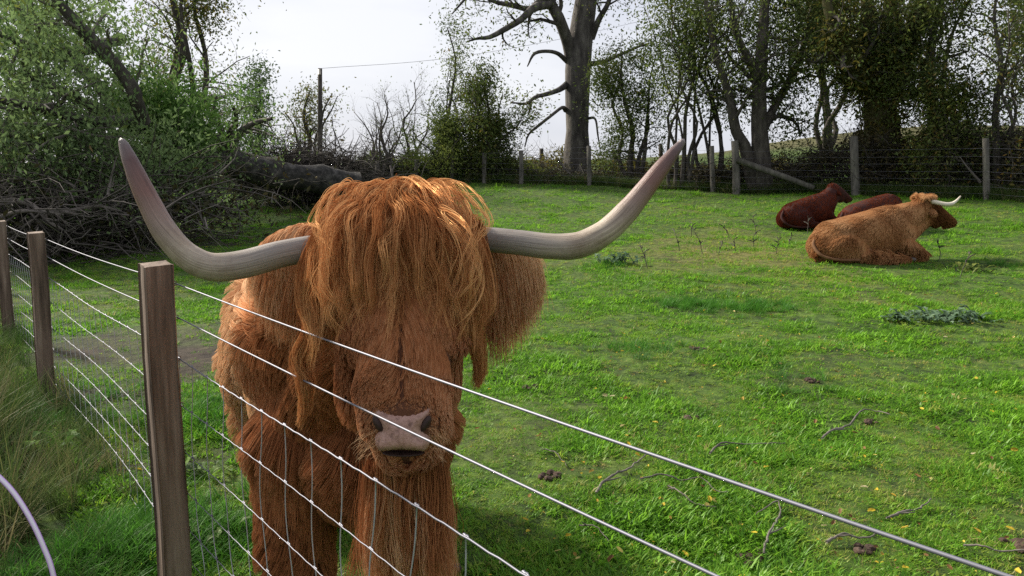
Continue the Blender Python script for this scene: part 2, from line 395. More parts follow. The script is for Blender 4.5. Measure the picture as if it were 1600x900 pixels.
# fallen leaves lying in the turf
def leaf_shape(name, s, mat, curl=.3):
    a = np.linspace(0, 2*np.pi, 9, endpoint=False); V = [(0, 0, .004)]
    for k, q in enumerate(a): V.append((s*math.cos(q), s*.55*math.sin(q)*(1+.15*(k % 2)), curl*s*abs(math.sin(q))*random.uniform(.2, 1)))
    me = mesh_np(name, np.array(V), np.array([(0, 1+k, 1+(k+1) % 9) for k in range(9)]), False); me.materials.append(mat)
    return bpy.data.objects.new(name, me)
M['litter'] = mat_leaf('fallen_leaf', [(.10, .05, .02), (.20, .11, .04), (.45, .33, .03), (.55, .42, .04), (.40, .36, .22)], .25, 'INST', .5)
protos = [leaf_shape('fallen_leaf', .5, M['litter'], random.uniform(.2, .7)) for _ in range(6)]
n = 3600
yy = 1.2*(18/1.2)**(rng.random(n)**.9); xx = (rng.random(n)*2-1)*(.72*yy+.5)
k = (rng.random(n) < .75) & (fence_side(xx, yy) > 0.0) & ((xx > .25*yy-.8) | (rng.random(n) < .25)); xx, yy = xx[k], yy[k]; n = len(xx)
instancer('fallen_leaves', np.stack([xx, yy, ground_z(xx, yy)+.028], -1), np.stack([rng.normal(0, .35, n), rng.normal(0, .35, n), rng.random(n)*6.28], -1),
          .010+.030*rng.random(n)**2, rng.integers(0, 6, n), rng.random(n), protos)

# ------------------------------------------------------------------ near fence
M['post'] = mat_noise('sawn_post_wood', [(.3, (.045, .031, .022)), (.48, (.155, .108, .080)), (.70, (.30, .23, .18))], 20, (1, 1, .07), .85, .9, .008)
m, t, o = material('galvanised_wire')
p = N(t, 'ShaderNodeBsdfPrincipled'); p.inputs['Base Color'].default_value = (.18, .18, .21, 1); p.inputs['Metallic'].default_value = .6; p.inputs['Roughness'].default_value = .55
t.links.new(p.outputs[0], o.inputs[0]); M['wire'] = m
m, t, o = material('brightened_stay_wire')  # same galvanised wire, colour lightened because the upright stays reflect dark
p = N(t, 'ShaderNodeBsdfPrincipled'); p.inputs['Base Color'].default_value = (.42, .42, .46, 1); p.inputs['Metallic'].default_value = .35; p.inputs['Roughness'].default_value = .5
t.links.new(p.outputs[0], o.inputs[0]); M['stay'] = m
M['staple'] = mat_noise('rusty_staple', [(.3, (.12, .08, .06)), (.7, (.3, .27, .25))], 60, (1, 1, 1), .5, .1, .001, metallic=.7)

fence = thing('wire_fence', 'near stock fence of square brown posts and galvanised wire running past the cow', 'fence', (FP.x, FP.y, gz(FP.x, FP.y)))
POST_T = [k*FS for k in (3.45, 0.0, -3.37, -6.1, -9.3)]
POST_TOP = [CAM_H-(CAM_H-k)*FS for k in (1.20, 1.195, 1.17, 1.17, 1.2)]
def square_post(tt, top, wd):
    c = fence_pt(tt, 0); zb = gz(c.x, c.y)-.08
    rows = 26; V = []
    zz = np.linspace(zb, top, rows)
    jit = random.Random(int(tt*100)+900)
    corners = [(-1, -1), (1, -1), (1, 1), (-1, 1)]
    prof = []
    for (a, b) in corners:      # small chamfer at each corner
        prof += [(a*.88 if (a*b > 0) else a, b if (a*b > 0) else b*.88), (a if (a*b > 0) else a*.88, b*.88 if (a*b > 0) else b)]
    np_ = len(prof)
    for i, z in enumerate(zz):
        for j, (a, b) in enumerate(prof):
            e = 1+.016*jit.uniform(-1, 1)+.01*math.sin(z*9+j)
            p = c+FD*(a*wd/2*e)+FN*(b*wd/2*e)
            V.append((p.x+.004*math.sin(z*5+tt), p.y, z+(.004*a+.003*b if i == rows-1 else 0)))
    F = [(i*np_+j, i*np_+(j+1) % np_, (i+1)*np_+(j+1) % np_, (i+1)*np_+j) for i in range(rows-1) for j in range(np_)]
    ci = len(V); V.append((c.x, c.y, top+.001))
    T3 = [((rows-1)*np_+j, (rows-1)*np_+(j+1) % np_, ci) for j in range(np_)]
    po = obj_np('post', V, [np.array(F), np.array(T3)], M['post'], fence, False)
    return po
posts = [square_post(a, b, .093) for a, b in zip(POST_T, POST_TOP)]

# heights of the horizontal wires, measured at the near post
WZ = [at(268, y, 2.72*FS).z for y in (446, 500, 566, 640, 716, 781, 838, 890)]
WZ += [WZ[-1]-.12]
tmin = POST_T[-1]
STAY = .157
for i, z in enumerate(WZ):
    mb = MB(); top = i < 2
    for (ta, tb) in zip(POST_T[:-1], POST_T[1:]):
        L = ta-tb; nn = 40 if top else int(L/STAY*6)
        pts = []
        for k in range(nn+1):
            q = k/nn; tt = ta-L*q
            z0 = z
            sag = -.012*math.sin(math.pi*q)*(1 if top else .7)
            cr_ = 0 if top else .0010*math.sin(2*math.pi*tt/STAY*2+.6)
            bow = 0 if top else .035*math.sin(math.pi*q)*min(1, (i-2)/3)
            wob = (0 if top else .004*math.sin(tt*3.1+i*1.7))
            pts.append(fence_pt(tt, z0+sag+cr_+wob, .056+bow))
        mb.tube(pts, .0023 if top else (.0020 if i == 2 else .0014), 8)
    mb.build('line_wire' if top else 'mesh_wire', M['wire'], fence)
def wire_z(i, tt):
    for (ta, tb) in zip(POST_T[:-1], POST_T[1:]):
        if tb <= tt <= ta:
            q = (ta-tt)/(ta-tb)
            return WZ[i]-.012*math.sin(math.pi*q)*.7+.004*math.sin(tt*3.1+i*1.7)+.0010*math.sin(2*math.pi*tt/STAY*2+.6), .056+.035*math.sin(math.pi*q)*min(1, (i-2)/3)
knots = MB()
tt = 3.40*FS
ks = 0
while tt > tmin+.1:
    pts = []; bend = .070*(1 if tt > 0 else .3)*random.uniform(.7, 1.2)
    lv = [(wire_z(i, tt)) for i in range(2, 9)]
    n_ = 0
    for i in range(6):
        (z0, o0), (z1, o1) = lv[i], lv[i+1]
        for s in range(5):
            q = s/5; u = (i+q)/6
            sh = bend*math.sin(math.pi*min(1, u*1.25))*1.0+.007*math.sin(math.pi*q)*(1 if i % 2 else -1)
            pts.append(fence_pt(tt-sh, z0+(z1-z0)*q, o0+(o1-o0)*q+.003))
    pts.append(fence_pt(tt-bend*0, lv[-1][0], lv[-1][1]))
    mb = MB(); mb.tube(pts, .0015, 6); mb.build('stay_wire', M['stay'], fence)
    for i in range(6):
        if tt > -5:
            c = pts[i*5]; d = FD*.009
            knots.tube([c-d, c-d*.5+Vector((0, 0, .002)), c, c+d*.5+Vector((0, 0, .002)), c+d], [.0014, .0028, .0033, .0028, .0014], 6)
    tt -= STAY
ko = knots.build('wire_knot', M['wire'], fence); tag(ko, kind='stuff')
for tp, topz in zip(POST_T[:4], POST_TOP[:4]):
    for i in range(0, 9):
        z0 = WZ[i]
        if z0 < .15: continue
        mb = MB(); a = fence_pt(tp, z0+.008, .050); b = fence_pt(tp, z0+.006, .061); c_ = fence_pt(tp, z0-.006, .061); e = fence_pt(tp, z0-.008, .050)
        mb.tube([a, b, c_, e], .002, 6); mb.build('staple', M['staple'], fence)

# the purple-sheened loose wire looping up close at the lower left
m, t, o = material('purple_coated_wire')
p = N(t, 'ShaderNodeBsdfPrincipled'); p.inputs['Base Color'].default_value = (.62, .48, .72, 1); p.inputs['Roughness'].default_value = .3; p.inputs['Coat Weight'].default_value = .4
lw = N(t, 'ShaderNodeLayerWeight'); lw.inputs[0].default_value = .45; rr = ramp(t, [(.0, (.85, .78, .88)), (.35, (.62, .38, .78)), (1, (.16, .02, .32))])
t.links.new(lw.outputs['Facing'], rr.inputs[0]); t.links.new(rr.outputs[0], p.inputs['Base Color'])
t.links.new(p.outputs[0], o.inputs[0])
pts = [at(-170, 668, 1.02), at(-80, 694, 1.01), at(-25, 727, 1.0), at(15, 762, 1.0), at(45, 806, 1.0), at(68, 854, 1.0), at(84, 902, 1.0), at(98, 1000, 1.0), at(100, 1200, .98)]
pts.append(Vector((pts[-1].x, pts[-1].y-.02, gz(pts[-1].x, pts[-1].y)-.02)))
mb = MB(); sp = spline(pts, 60); mb.tube(sp, .0036, 10)
base = pts[-1]
tag(mb.build('loose_wire', m), 'pale purple coated wire looping through the lower left corner', 'wire')

# ------------------------------------------------------------------ animals: one continuous body, combed hair grown on it
def uv_ball(c, r, seg=20, rings=12):
    c = np.array(c, float); r = np.array(r if np.ndim(r) else (r, r, r), float)
    th = np.linspace(0, np.pi, rings+1)[1:-1]; ph = np.linspace(0, 2*np.pi, seg, endpoint=False)
    V = [c+r*np.array([0, 0, 1])]
    V = np.concatenate([[c+r*[0, 0, 1]], (c+r*np.stack(np.broadcast_arrays(np.sin(th)[:, None]*np.cos(ph), np.sin(th)[:, None]*np.sin(ph), np.cos(th)[:, None]+0*ph), -1)).reshape(-1, 3), [c-r*[0, 0, 1]]])
    F4 = []; F3 = []
    R = rings-1
    for i in range(R-1):
        for j in range(seg): F4.append((1+i*seg+j, 1+(i+1)*seg+j, 1+(i+1)*seg+(j+1) % seg, 1+i*seg+(j+1) % seg))
    for j in range(seg):
        F3.append((0, 1+j, 1+(j+1) % seg)); F3.append((len(V)-1, 1+(R-1)*seg+(j+1) % seg, 1+(R-1)*seg+j))
    return V, np.array(F4), np.array(F3)
def fuse(name, balls, voxel, smooth):
    """balls: (centre, radii, rotation matrix or None) in world space -> one continuous mesh"""
    Vs = []; F4 = []; F3 = []; n0 = 0
    for b in balls:
        c, r = b[0], b[1]; Rm = b[2] if len(b) > 2 else None
        V, a, b3 = uv_ball((0, 0, 0), r)
        if Rm is not None: V = V@np.array(Rm).T
        V = V+np.array(c, float); Vs.append(V); F4.append(a+n0); F3.append(b3+n0); n0 += len(V)
    me = mesh_np(name+'_raw', np.concatenate(Vs), [np.concatenate(F4), np.concatenate(F3)])
    o = bpy.data.objects.new(name+'_raw', me); C.objects.link(o)
    r = o.modifiers.new('r', 'REMESH'); r.mode = 'VOXEL'; r.voxel_size = voxel; r.use_smooth_shade = True
    s = o.modifiers.new('s', 'SMOOTH'); s.factor = .5; s.iterations = smooth
    dg = bpy.context.evaluated_depsgraph_get(); dg.update()
    m2 = bpy.data.meshes.new_from_object(o.evaluated_get(dg)); bpy.data.objects.remove(o)
    m2.name = name
    n = len(m2.vertices); V = np.empty(n*3); m2.vertices.foreach_get('co', V); V = V.reshape(-1, 3)
    m2.calc_loop_triangles(); k = len(m2.loop_triangles); T = np.empty(k*3, np.int32); m2.loop_triangles.foreach_get('vertices', T)
    Fq = [tuple(p.vertices) for p in m2.polygons]
    return V, T.reshape(-1, 3)
def chain(p0, p1, r0, r1, n=6, sq=(1, 1, 1)):
    p0 = np.array(p0, float); p1 = np.array(p1, float); out_ = []
    for k in range(n+1):
        q = k/n; r = r0+(r1-r0)*q; out_.append((p0+(p1-p0)*q, (r*sq[0], r*sq[1], r*sq[2])))
    return out_
def sample_surface(V, T, n):
    A, B, Cc = V[T[:, 0]], V[T[:, 1]], V[T[:, 2]]
    nv = np.cross(B-A, Cc-A); ar = np.linalg.norm(nv, axis=1); ix = np.searchsorted(np.cumsum(ar)/ar.sum(), rng.random(n))
    ix = np.minimum(ix, len(T)-1)
    u = rng.random(n); v = rng.random(n); f = u+v > 1; u[f] = 1-u[f]; v[f] = 1-v[f]
    # smooth vertex normals
    vn = np.zeros_like(V)
    for k in range(3): np.add.at(vn, T[:, k], nv)
    vn = nrm(vn)
    t = T[ix]; w0 = (1-u-v)[:, None]; P = V[t[:, 0]]*w0+V[t[:, 1]]*u[:, None]+V[t[:, 2]]*v[:, None]
    Nn = nrm(vn[t[:, 0]]*w0+vn[t[:, 1]]*u[:, None]+vn[t[:, 2]]*v[:, None])
    return P, Nn
def hair_object(name, P, rad, tint, mat, parent, rtip=.3):
    """P strands x k x 3"""
    n, K, _ = P.shape
    hc = bpy.data.hair_curves.new(name); hc.add_curves([K]*n)
    P = P-off(parent)
    hc.attributes['position'].data.foreach_set('vector', P.astype(np.float32).ravel())
    prof = np.linspace(1, rtip, K)**.8
    R = (np.broadcast_to(np.asarray(rad, float).reshape(-1, 1) if np.ndim(rad) else np.full((n, 1), rad), (n, 1))*prof[None])
    a = hc.attributes.get('radius') or hc.attributes.new('radius', 'FLOAT', 'POINT')
    a.data.foreach_set('value', R.astype(np.float32).ravel())
    a = hc.attributes.new('tint', 'FLOAT', 'CURVE'); a.data.foreach_set('value', np.clip(tint, 0, 1).astype(np.float32))
    hc.materials.append(mat)
    o = bpy.data.objects.new(name, hc); C.objects.link(o); o.parent = parent
    return o
def short_fur(P, Nn, comb, length, K=6, lift=.45, grav=.25, curl=.5, clump=.6, ratio=28, freq=9.0):
    """combed coat: P roots, Nn normals, comb direction per root, length per root"""
    n = len(P)
    tang = nrm(comb-np.sum(comb*Nn, -1, keepdims=True)*Nn)
    tang = nrm(tang+curl*.6*vec_noise(P*freq)+.12*curl*vec_noise(P*freq*3.1)+rng.normal(0, .07, (n, 3)))
    tang = nrm(tang-np.sum(tang*Nn, -1, keepdims=True)*Nn)
    lf = np.asarray(lift); lf = lf[:, None] if lf.ndim else lf
    d = nrm(tang*(1-lf)+Nn*lf)
    S = np.empty((n, K, 3)); S[:, 0] = P-Nn*.004; ds = (length/(K-1))[:, None]
    for k in range(1, K):
        S[:, k] = S[:, k-1]+d*ds
        d = d+grav/K*np.array([0, 0, -1.])+curl*.22*vec_noise(S[:, k]*freq*1.3+17)-.35*Nn/K*2*lf
        dn = np.sum(d*Nn, -1, keepdims=True); d = nrm(d+np.clip(.02-dn, 0, None)*Nn)
    # gather in tufts
    m = max(4, n//ratio); cidx = rng.choice(n, m, replace=False)
    kd = kdtree.KDTree(m)
    for i, c in enumerate(cidx): kd.insert(P[c], i)
    kd.balance()
    near = np.array([kd.find(p)[1] for p in P]); g = S[cidx[near]]
    q = (np.linspace(0, 1, K)**1.3)[None, :, None]*(clump[:, None, None] if np.ndim(clump) else clump)*(.55+.45*rng.random((n, 1, 1)))
    S = S*(1-q)+(g+(S[:, :1]-g[:, :1])*.22)*q
    return S
def long_hair(P, D, length, K, spheres, grav=.5, wave=.25, wfreq=14, stiff=.6, seed=0, pad=.01):
    """strands that fall under their weight over the given balls"""
    n = len(P); S = np.empty((n, K, 3)); S[:, 0] = P; d = nrm(D); ds = (np.asarray(length)/(K-1)); ds = ds[:, None] if np.ndim(ds) else ds
    ph = rng.random((n, 3))*40
    for k in range(1, K):
        p = S[:, k-1]+d*ds
        for (c, r) in spheres:
            v = (p-np.array(c))/(np.array(r)+pad); L = np.linalg.norm(v, axis=1, keepdims=True)
            p = np.where(L < 1, np.array(c)+v/np.maximum(L, 1e-6)*(np.array(r)+pad), p)
        S[:, k] = p
        dd = nrm(p-S[:, k-1])
        d = nrm(dd*stiff+d*(1-stiff)*.6+np.array([0, 0, -grav])*(.3+.7*k/K)+wave*(.35+.65*min(1, 2*k/K))*vec_noise(ph+k/K*wfreq*.35))
    return S
def locks(G, per, spread, tipspread, jit=.004, seed=0):
    """child strands round each guide"""
    n, K, _ = G.shape
    u = rng.normal(0, 1, (n, per, 1, 3)); s = np.linspace(0, 1, K)
    prof = (spread*(1-s)**.7+tipspread*s+spread*.5*np.sin(np.pi*s))[None, None, :, None]
    S = G[:, None]+u*prof
    S = S.reshape(n*per, K, 3)
    ph = rng.random((n*per, 1, 3))*30
    S = S+jit*vec_noise(ph+np.linspace(0, 3.5, K)[None, :, None])*s[None, :, None]
    # vary lengths
    cut = .72+.28*rng.random((n*per, 1))
    idx = s[None]*cut*(K-1); i0 = np.floor(idx).astype(int); f = (idx-i0)[..., None]; i1 = np.minimum(i0+1, K-1)
    r_ = np.arange(n*per)[:, None]
    return S[r_, i0]*(1-f)+S[r_, i1]*f

M['fur_red'] = mat_fur('red_coat_hair', (.085, .029, .015), (.46, .185, .078), (.88, .60, .36))
M['fur_ginger'] = mat_fur('ginger_forelock_hair', (.060, .018, .009), (.38, .145, .052), (.86, .49, .22), .28)
M['fur_gold'] = mat_fur('golden_coat_hair', (.09, .034, .016), (.35, .155, .062), (.72, .44, .22))
M['fur_mahogany'] = mat_fur('mahogany_coat_hair', (.035, .008, .005), (.11, .024, .012), (.27, .075, .035))
M['hide_red'] = mat_noise('red_hide', [(.3, (.05, .018, .01)), (.7, (.12, .045, .022))], 12, rough=.9, bump=.2)
M['hide_gold'] = mat_noise('golden_hide', [(.3, (.10, .045, .02)), (.7, (.2, .10, .045))], 12, rough=.9, bump=.2)
M['hide_mahogany'] = mat_noise('mahogany_hide', [(.3, (.02, .005, .004)), (.7, (.05, .012, .008))], 12, rough=.9, bump=.2)
M['hoof'] = mat_noise('hoof_horn', [(.3, (.03, .025, .022)), (.7, (.12, .10, .085))], 30, rough=.5, bump=.1)
M['nose'] = mat_noise('nose_leather', [(.3, (.16, .075, .055)), (.5, (.36, .20, .155)), (.8, (.46, .28, .225))], 75, (1, 1, 1), .30, .8, .004, spec=.5)
M['nostril'] = mat_noise('nostril_dark', [(.3, (.022, .011, .009)), (.7, (.05, .026, .02))], 20, rough=.6)
m, t, o = material('eye_gloss'); p = N(t, 'ShaderNodeBsdfPrincipled'); p.inputs['Base Color'].default_value = (.012, .008, .006, 1); p.inputs['Roughness'].default_value = .08
t.links.new(p.outputs[0], o.inputs[0]); M['eye'] = m

def mat_horn(name, stops, grain=1.0):
    m, t, o = material(name)
    a = N(t, 'ShaderNodeAttribute'); a.attribute_name = 'tint'; a2 = N(t, 'ShaderNodeAttribute'); a2.attribute_name = 'around'
    tcn = N(t, 'ShaderNodeTexCoord')
    cx = N(t, 'ShaderNodeCombineXYZ'); s1 = N(t, 'ShaderNodeMath', operation='MULTIPLY'); s1.inputs[1].default_value = 5.0
    s2 = N(t, 'ShaderNodeMath', operation='MULTIPLY'); s2.inputs[1].default_value = 26
    t.links.new(a.outputs['Fac'], s1.inputs[0]); t.links.new(a2.outputs['Fac'], s2.inputs[0]); t.links.new(s1.outputs[0], cx.inputs[0]); t.links.new(s2.outputs[0], cx.inputs[1])
    n = N(t, 'ShaderNodeTexNoise'); n.inputs['Scale'].default_value = 1.0; n.inputs['Detail'].default_value = 5; n.inputs['Roughness'].default_value = .6
    n2 = N(t, 'ShaderNodeTexNoise'); n2.inputs['Scale'].default_value = 9; n2.inputs['Detail'].default_value = 8; n2.inputs['Roughness'].default_value = .7
    t.links.new(cx.outputs[0], n.inputs[0]); t.links.new(tcn.outputs['Object'], n2.inputs[0])
    ad = N(t, 'ShaderNodeMath', operation='MULTIPLY_ADD'); ad.inputs[1].default_value = .14; t.links.new(n2.outputs[0], ad.inputs[0])
    sb = N(t, 'ShaderNodeMath', operation='SUBTRACT'); sb.inputs[1].default_value = .07; t.links.new(a.outputs['Fac'], sb.inputs[0]); t.links.new(sb.outputs[0], ad.inputs[2])
    r = ramp(t, stops); t.links.new(ad.outputs[0], r.inputs[0])
    g = ramp(t, [(.30, (.50, .46, .45)), (.5, (.9, .88, .86)), (.7, (1.12, 1.1, 1.08))]); t.links.new(n.outputs[0], g.inputs[0])
    mu = N(t, 'ShaderNodeMixRGB', blend_type='MULTIPLY'); mu.inputs[0].default_value = grain; t.links.new(r.outputs[0], mu.inputs[1]); t.links.new(g.outputs[0], mu.inputs[2])
    g2 = ramp(t, [(.36, (.62, .55, .5)), (.52, (1, 1, 1)), (.68, (1.05, 1.05, 1.02))]); t.links.new(n2.outputs[0], g2.inputs[0])
    mu2 = N(t, 'ShaderNodeMixRGB', blend_type='MULTIPLY'); mu2.inputs[0].default_value = grain*.8; t.links.new(mu.outputs[0], mu2.inputs[1]); t.links.new(g2.outputs[0], mu2.inputs[2])
    p = N(t, 'ShaderNodeBsdfPrincipled'); p.inputs['Roughness'].default_value = .42; p.inputs['Specular IOR Level'].default_value = .45
    b = N(t, 'ShaderNodeBump'); b.inputs['Strength'].default_value = .5; b.inputs['Distance'].default_value = .003
    t.links.new(n.outputs[0], b.inputs['Height']); t.links.new(b.outputs[0], p.inputs['Normal'])
    t.links.new(mu2.outputs[0], p.inputs[0]); t.links.new(p.outputs[0], o.inputs[0])
    return m
M['horn_a'] = mat_horn('weathered_horn', [(0, (.20, .18, .165)), (.22, (.28, .25, .225)), (.36, (.40, .34, .27)), (.46, (.46, .39, .30)), (.56, (.30, .22, .18)), (.67, (.19, .095, .075)), (.80, (.125, .065, .06)), (.90, (.15, .115, .115)), (1, (.26, .22, .22))])
M['horn_b'] = mat_horn('pale_horn', [(0, (.62, .55, .42)), (.6, (.78, .72, .60)), (.88, (.55, .45, .36)), (1, (.18, .13, .11))], .3)
def horn(name, pts, rad, mat, parent, n=70, sides=24):
    P, R = spline(pts, n, rad)
    R = R*(1+.02*np.array([vnoise(np.array([[k*.35, 1.1, len(pts)]]))[0] for k in range(n)]))
    V, Q = tubes_np(P[None], R[None], sides)
    a = (np.arange(n*sides) % sides)/sides; a = 1-np.abs(a*2-1)
    tt = np.repeat(np.linspace(0, 1, n), sides)
    ang = np.arange(n*sides) % sides
    # round tip
    tip = P[-1]+nrm(P[-1]-P[-2])*R[-1]*.8; V = np.concatenate([V, [tip]]); ci = len(V)-1; b0 = (n-1)*sides
    F3 = np.array([[b0+k, b0+(k+1) % sides, ci] for k in range(sides)])
    return obj_np(name, V, [Q, F3], mat, parent, True, {'tint': np.append(tt, 1), 'around': np.append(a, 0)})

# ---------------- the large cow at the fence
BO = np.array([-.345, 2.10, 0]); BB = nrm(np.array([-.40, .917, 0])); BR = np.array([BB[1], -BB[0], 0])   # origin, towards the tail, towards her left
def W(tq, s, z): return BO+BB*tq+BR*s+np.array([0, 0, z])
rotB = np.stack([BR, BB, [0, 0, 1]], 1)          # columns: lateral, lengthwise, up
A = lambda px, py, Y: np.array(at(px, py, Y))
g0 = gz(-.5, 2.4)
body = []
for (tq, rx_, rz_, zc, ln) in ((.34, .24, .35, .84, .26), (.6, .285, .36, .84, .28), (.9, .335, .37, .84, .3), (1.2, .33, .37, .845, .3), (1.42, .30, .36, .86, .26), (1.62, .23, .27, .92, .2)):
    body.append((W(tq, -.045 if tq < 1 else -.015, zc), (rx_, ln, rz_), rotB))
for s in (-1, 1):
    body.append((W(.30, s*.13-.045, .82), (.14, .20, .30), rotB))
    body.append((W(1.48, s*.15, .78), (.15, .22, .28), rotB))
body.append((W(.13, -.045, .74), (.165, .19, .27), rotB))
body.append((W(.06, .0, .62), (.13, .13, .15), rotB))
for s, dt in ((-.225, 0), (.125, .05)):
    body += [(c, r) for c, r in chain(W(.24+dt, s*.95, .70), W(.22+dt, s*1.02, .36), .145, .085, 7)]
    body += [(c, r) for c, r in chain(W(.22+dt, s*1.02, .36), W(.22+dt, s, .08), .075, .055, 6)]
for s in (-.2, .2):
    body += [(c, r) for c, r in chain(W(1.46, s, .70), W(1.40, s*1.05, .46), .16, .10, 5)]
    body += [(c, r) for c, r in chain(W(1.40, s*1.05, .46), W(1.54, s, .36), .09, .065, 4)]
    body += [(c, r) for c, r in chain(W(1.54, s, .36), W(1.47, s, .08), .062, .052, 5)]
# neck and head
poll = A(622, 404, 1.84); brow = A(624, 430, 1.765); face1 = A(629, 520, 1.69); face2 = A(632, 595, 1.625); muz = A(636, 668, 1.565)
body += chain(W(.34, -.17, .98), poll+np.array([-.02, .10, -.10]), .195, .115, 7)
body += chain(W(.16, -.13, .84), A(590, 520, 1.88), .13, .09, 6)
headb = []
headb += chain(poll, brow, .105, .125, 3, (1.12, .9, 1)) + chain(brow, face1, .125, .112, 4, (1.08, .85, 1)) + chain(face1, face2, .112, .096, 4, (1, .82, 1)) + chain(face2, muz, .096, .083, 4, (1.12, .8, .95))
headb += [(muz+np.array([0, -.004, -.004]), (.102, .060, .060)), (A(636, 706, 1.60), (.072, .055, .045)), (A(636, 722, 1.625), (.06, .06, .04))]
headb += [(A(580, 580, 1.77), (.065, .09, .12)), (A(676, 580, 1.77), (.06, .09, .12)), (A(632, 650, 1.70), (.085, .10, .09))]
headb += [(A(553, 540, 1.70), (.035, .04, .035)), (A(703, 535, 1.70), (.035, .04, .035))]
for hx, hy in ((540, 382), (718, 377)): headb += chain(poll, A(hx, hy, 1.82), .075, .034, 4)
body += headb
cow = thing('highland_cow', 'large shaggy red highland cow standing at the near wire fence, long horns spread wide', 'cow', tuple(W(.8, 0, g0)))
V, T = fuse('body', body, .017, 9)
V[:, 2] += g0
obj_np('body', V, [T], M['hide_red'], cow)
headS = [(np.array(c)+[0, 0, g0], np.array(r)) for c, r in headb]
P, Nn = sample_surface(V, T, 260000)
c_ = V[T].mean(1); fh = np.linalg.norm(c_-(.45*(poll+[0, 0, g0])+.55*(muz+[0, 0, g0])), axis=1) < .36
P2, N2 = sample_surface(V, T[fh], 90000); P = np.concatenate([P, P2]); Nn = np.concatenate([Nn, N2])
hax0, hax1 = poll+[0, .02, g0], muz+[0, 0, g0]
def seg_dist(P, a, b):
    ab = b-a; q = np.clip(((P-a)@ab)/(ab@ab), 0, 1); return np.linalg.norm(P-(a+q[:, None]*ab), axis=1), q
hd, hq = seg_dist(P, hax0, hax1)
hw = 1-sstep(hd, .155, .23)
nose_c = muz+[0, -.055, -.004+g0]
nd = np.linalg.norm((P-nose_c)/np.array([1.0, 1.4, .85]), axis=1)
P_t = (P-BO)@BB; P_s = (P-BO)@BR; P_z = P[:, 2]-g0
facedir = nrm(hax1-hax0)
combB = nrm(BB*.55+np.array([0, 0, -1.0])[None]*np.where(P_z[:, None] > 1.05, .25, .9)+.45*vec_noise(P*2.2))
combH = nrm(facedir+.35*vec_noise(P*7)+np.stack([np.sign(P[:, 0]-hax0[0]*(1-hq)-hax1[0]*hq)*.25, 0*hq, 0*hq], -1))
comb = combB*(1-hw[:, None])+combH*hw[:, None]
chest = sstep(P_t, .42, .02)*(1-hw)
lenB = .098+.035*vnoise(P*3.1, 2)+.025*chest*sstep(P_z, .45, .8)+.03*sstep(.62-P_z, 0, .3)*(P_z > .25)
length = lenB*(1-hw)+hw*(.042+.022*(1-hq)+.016*sstep(hq, .35, .6)*(1-sstep(hq, .72, .85)))
short = sstep(nd, .05, .125)*(.12+.88*sstep(np.minimum(np.linalg.norm(P-A(556, 568, 1.668), axis=1), np.linalg.norm(P-A(706, 560, 1.668), axis=1)), .02, .055)); length = length*(.30+.70*short)
bare = (nd > .043) | (Nn[:, 1] > -.2) | (np.abs(P[:, 0]-nose_c[0]) > .046)
keep = bare & (P_z > .03) & ((P[:, 1] < 3.0) | (rng.random(len(P)) < .55))
# paler flank and back: own tan plus sunlight painted into the tint; face and chest hair deeper red
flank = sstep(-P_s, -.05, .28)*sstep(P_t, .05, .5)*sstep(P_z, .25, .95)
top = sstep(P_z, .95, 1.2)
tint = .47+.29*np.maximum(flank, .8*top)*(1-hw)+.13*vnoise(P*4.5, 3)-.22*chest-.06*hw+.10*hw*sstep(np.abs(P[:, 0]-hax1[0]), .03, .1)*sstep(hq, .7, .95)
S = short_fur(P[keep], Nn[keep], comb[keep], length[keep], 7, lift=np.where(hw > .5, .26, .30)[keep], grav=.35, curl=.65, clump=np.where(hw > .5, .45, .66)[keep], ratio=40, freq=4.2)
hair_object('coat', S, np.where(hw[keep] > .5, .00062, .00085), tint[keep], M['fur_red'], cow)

# hooves
for s, tq in ((-.225, .22), (.125, .27), (-.2, 1.47), (.2, 1.47)):
    for dx in (-.027, .027):
        c = W(tq-.03, s+dx, .045+g0)
        Vh, F4, F3 = uv_ball(c, (.034, .055, .05)); Vh[:, 2] = np.maximum(Vh[:, 2], gz(c[0], c[1])-.005)
        obj_np('hoof', Vh, [F4, F3], M['hoof'], cow)

# nose leather: a shaped pad with a rounded edge, nostrils cut in at both sides
def nose_pad(c, wt, wb, hgt, dep, mat, parent):
    nu, nv = 26, 18; V = []
    for j in range(nv):
        v = j/(nv-1); q = 2*v-1       # -1 bottom .. 1 top
        half = wb+(wt-wb)*v**1.1; half *= (1-.18*abs(q)**6)
        waist = 1-.20*math.exp(-((v-.52)/.20)**2)       # nostril notches
        for i in range(nu):
            u = 2*i/(nu-1)-1
            x = u*half*waist; e = max(abs(u)**5, abs(q)**6)
            y = -dep*(1-e)*(1-.28*u*u)-.006*math.cos(u*3.1)*(1-abs(q))
            z = q*hgt*(1-.10*(1-abs(u))*(v < .5)+.0)+.010*u*u*v
            V.append((c[0]+x, c[1]+y+.018*v*1.1, c[2]+z+.0012*math.sin(i*2.3+j*1.7)))
    F = [(j*nu+i, j*nu+i+1, (j+1)*nu+i+1, (j+1)*nu+i) for j in range(nv-1) for i in range(nu-1)]
    return obj_np('nose', V, np.array(F), mat, parent)
nc = muz+[-.003, -.056, -.012+g0]
nose_pad(nc, .069, .055, .042, .024, M['nose'], cow)
for s in (-1, 1):
    c = nc+np.array([s*.048, .005, .014])
    th = .5*s; Rn = np.array([[math.cos(th), 0, math.sin(th)], [0, 1, 0], [-math.sin(th), 0, math.cos(th)]])
    Vh, F4, F3 = uv_ball((0, 0, 0), (.0085, .011, .019)); obj_np('nostril', Vh@Rn.T+c, [F4, F3], M['nostril'], cow)
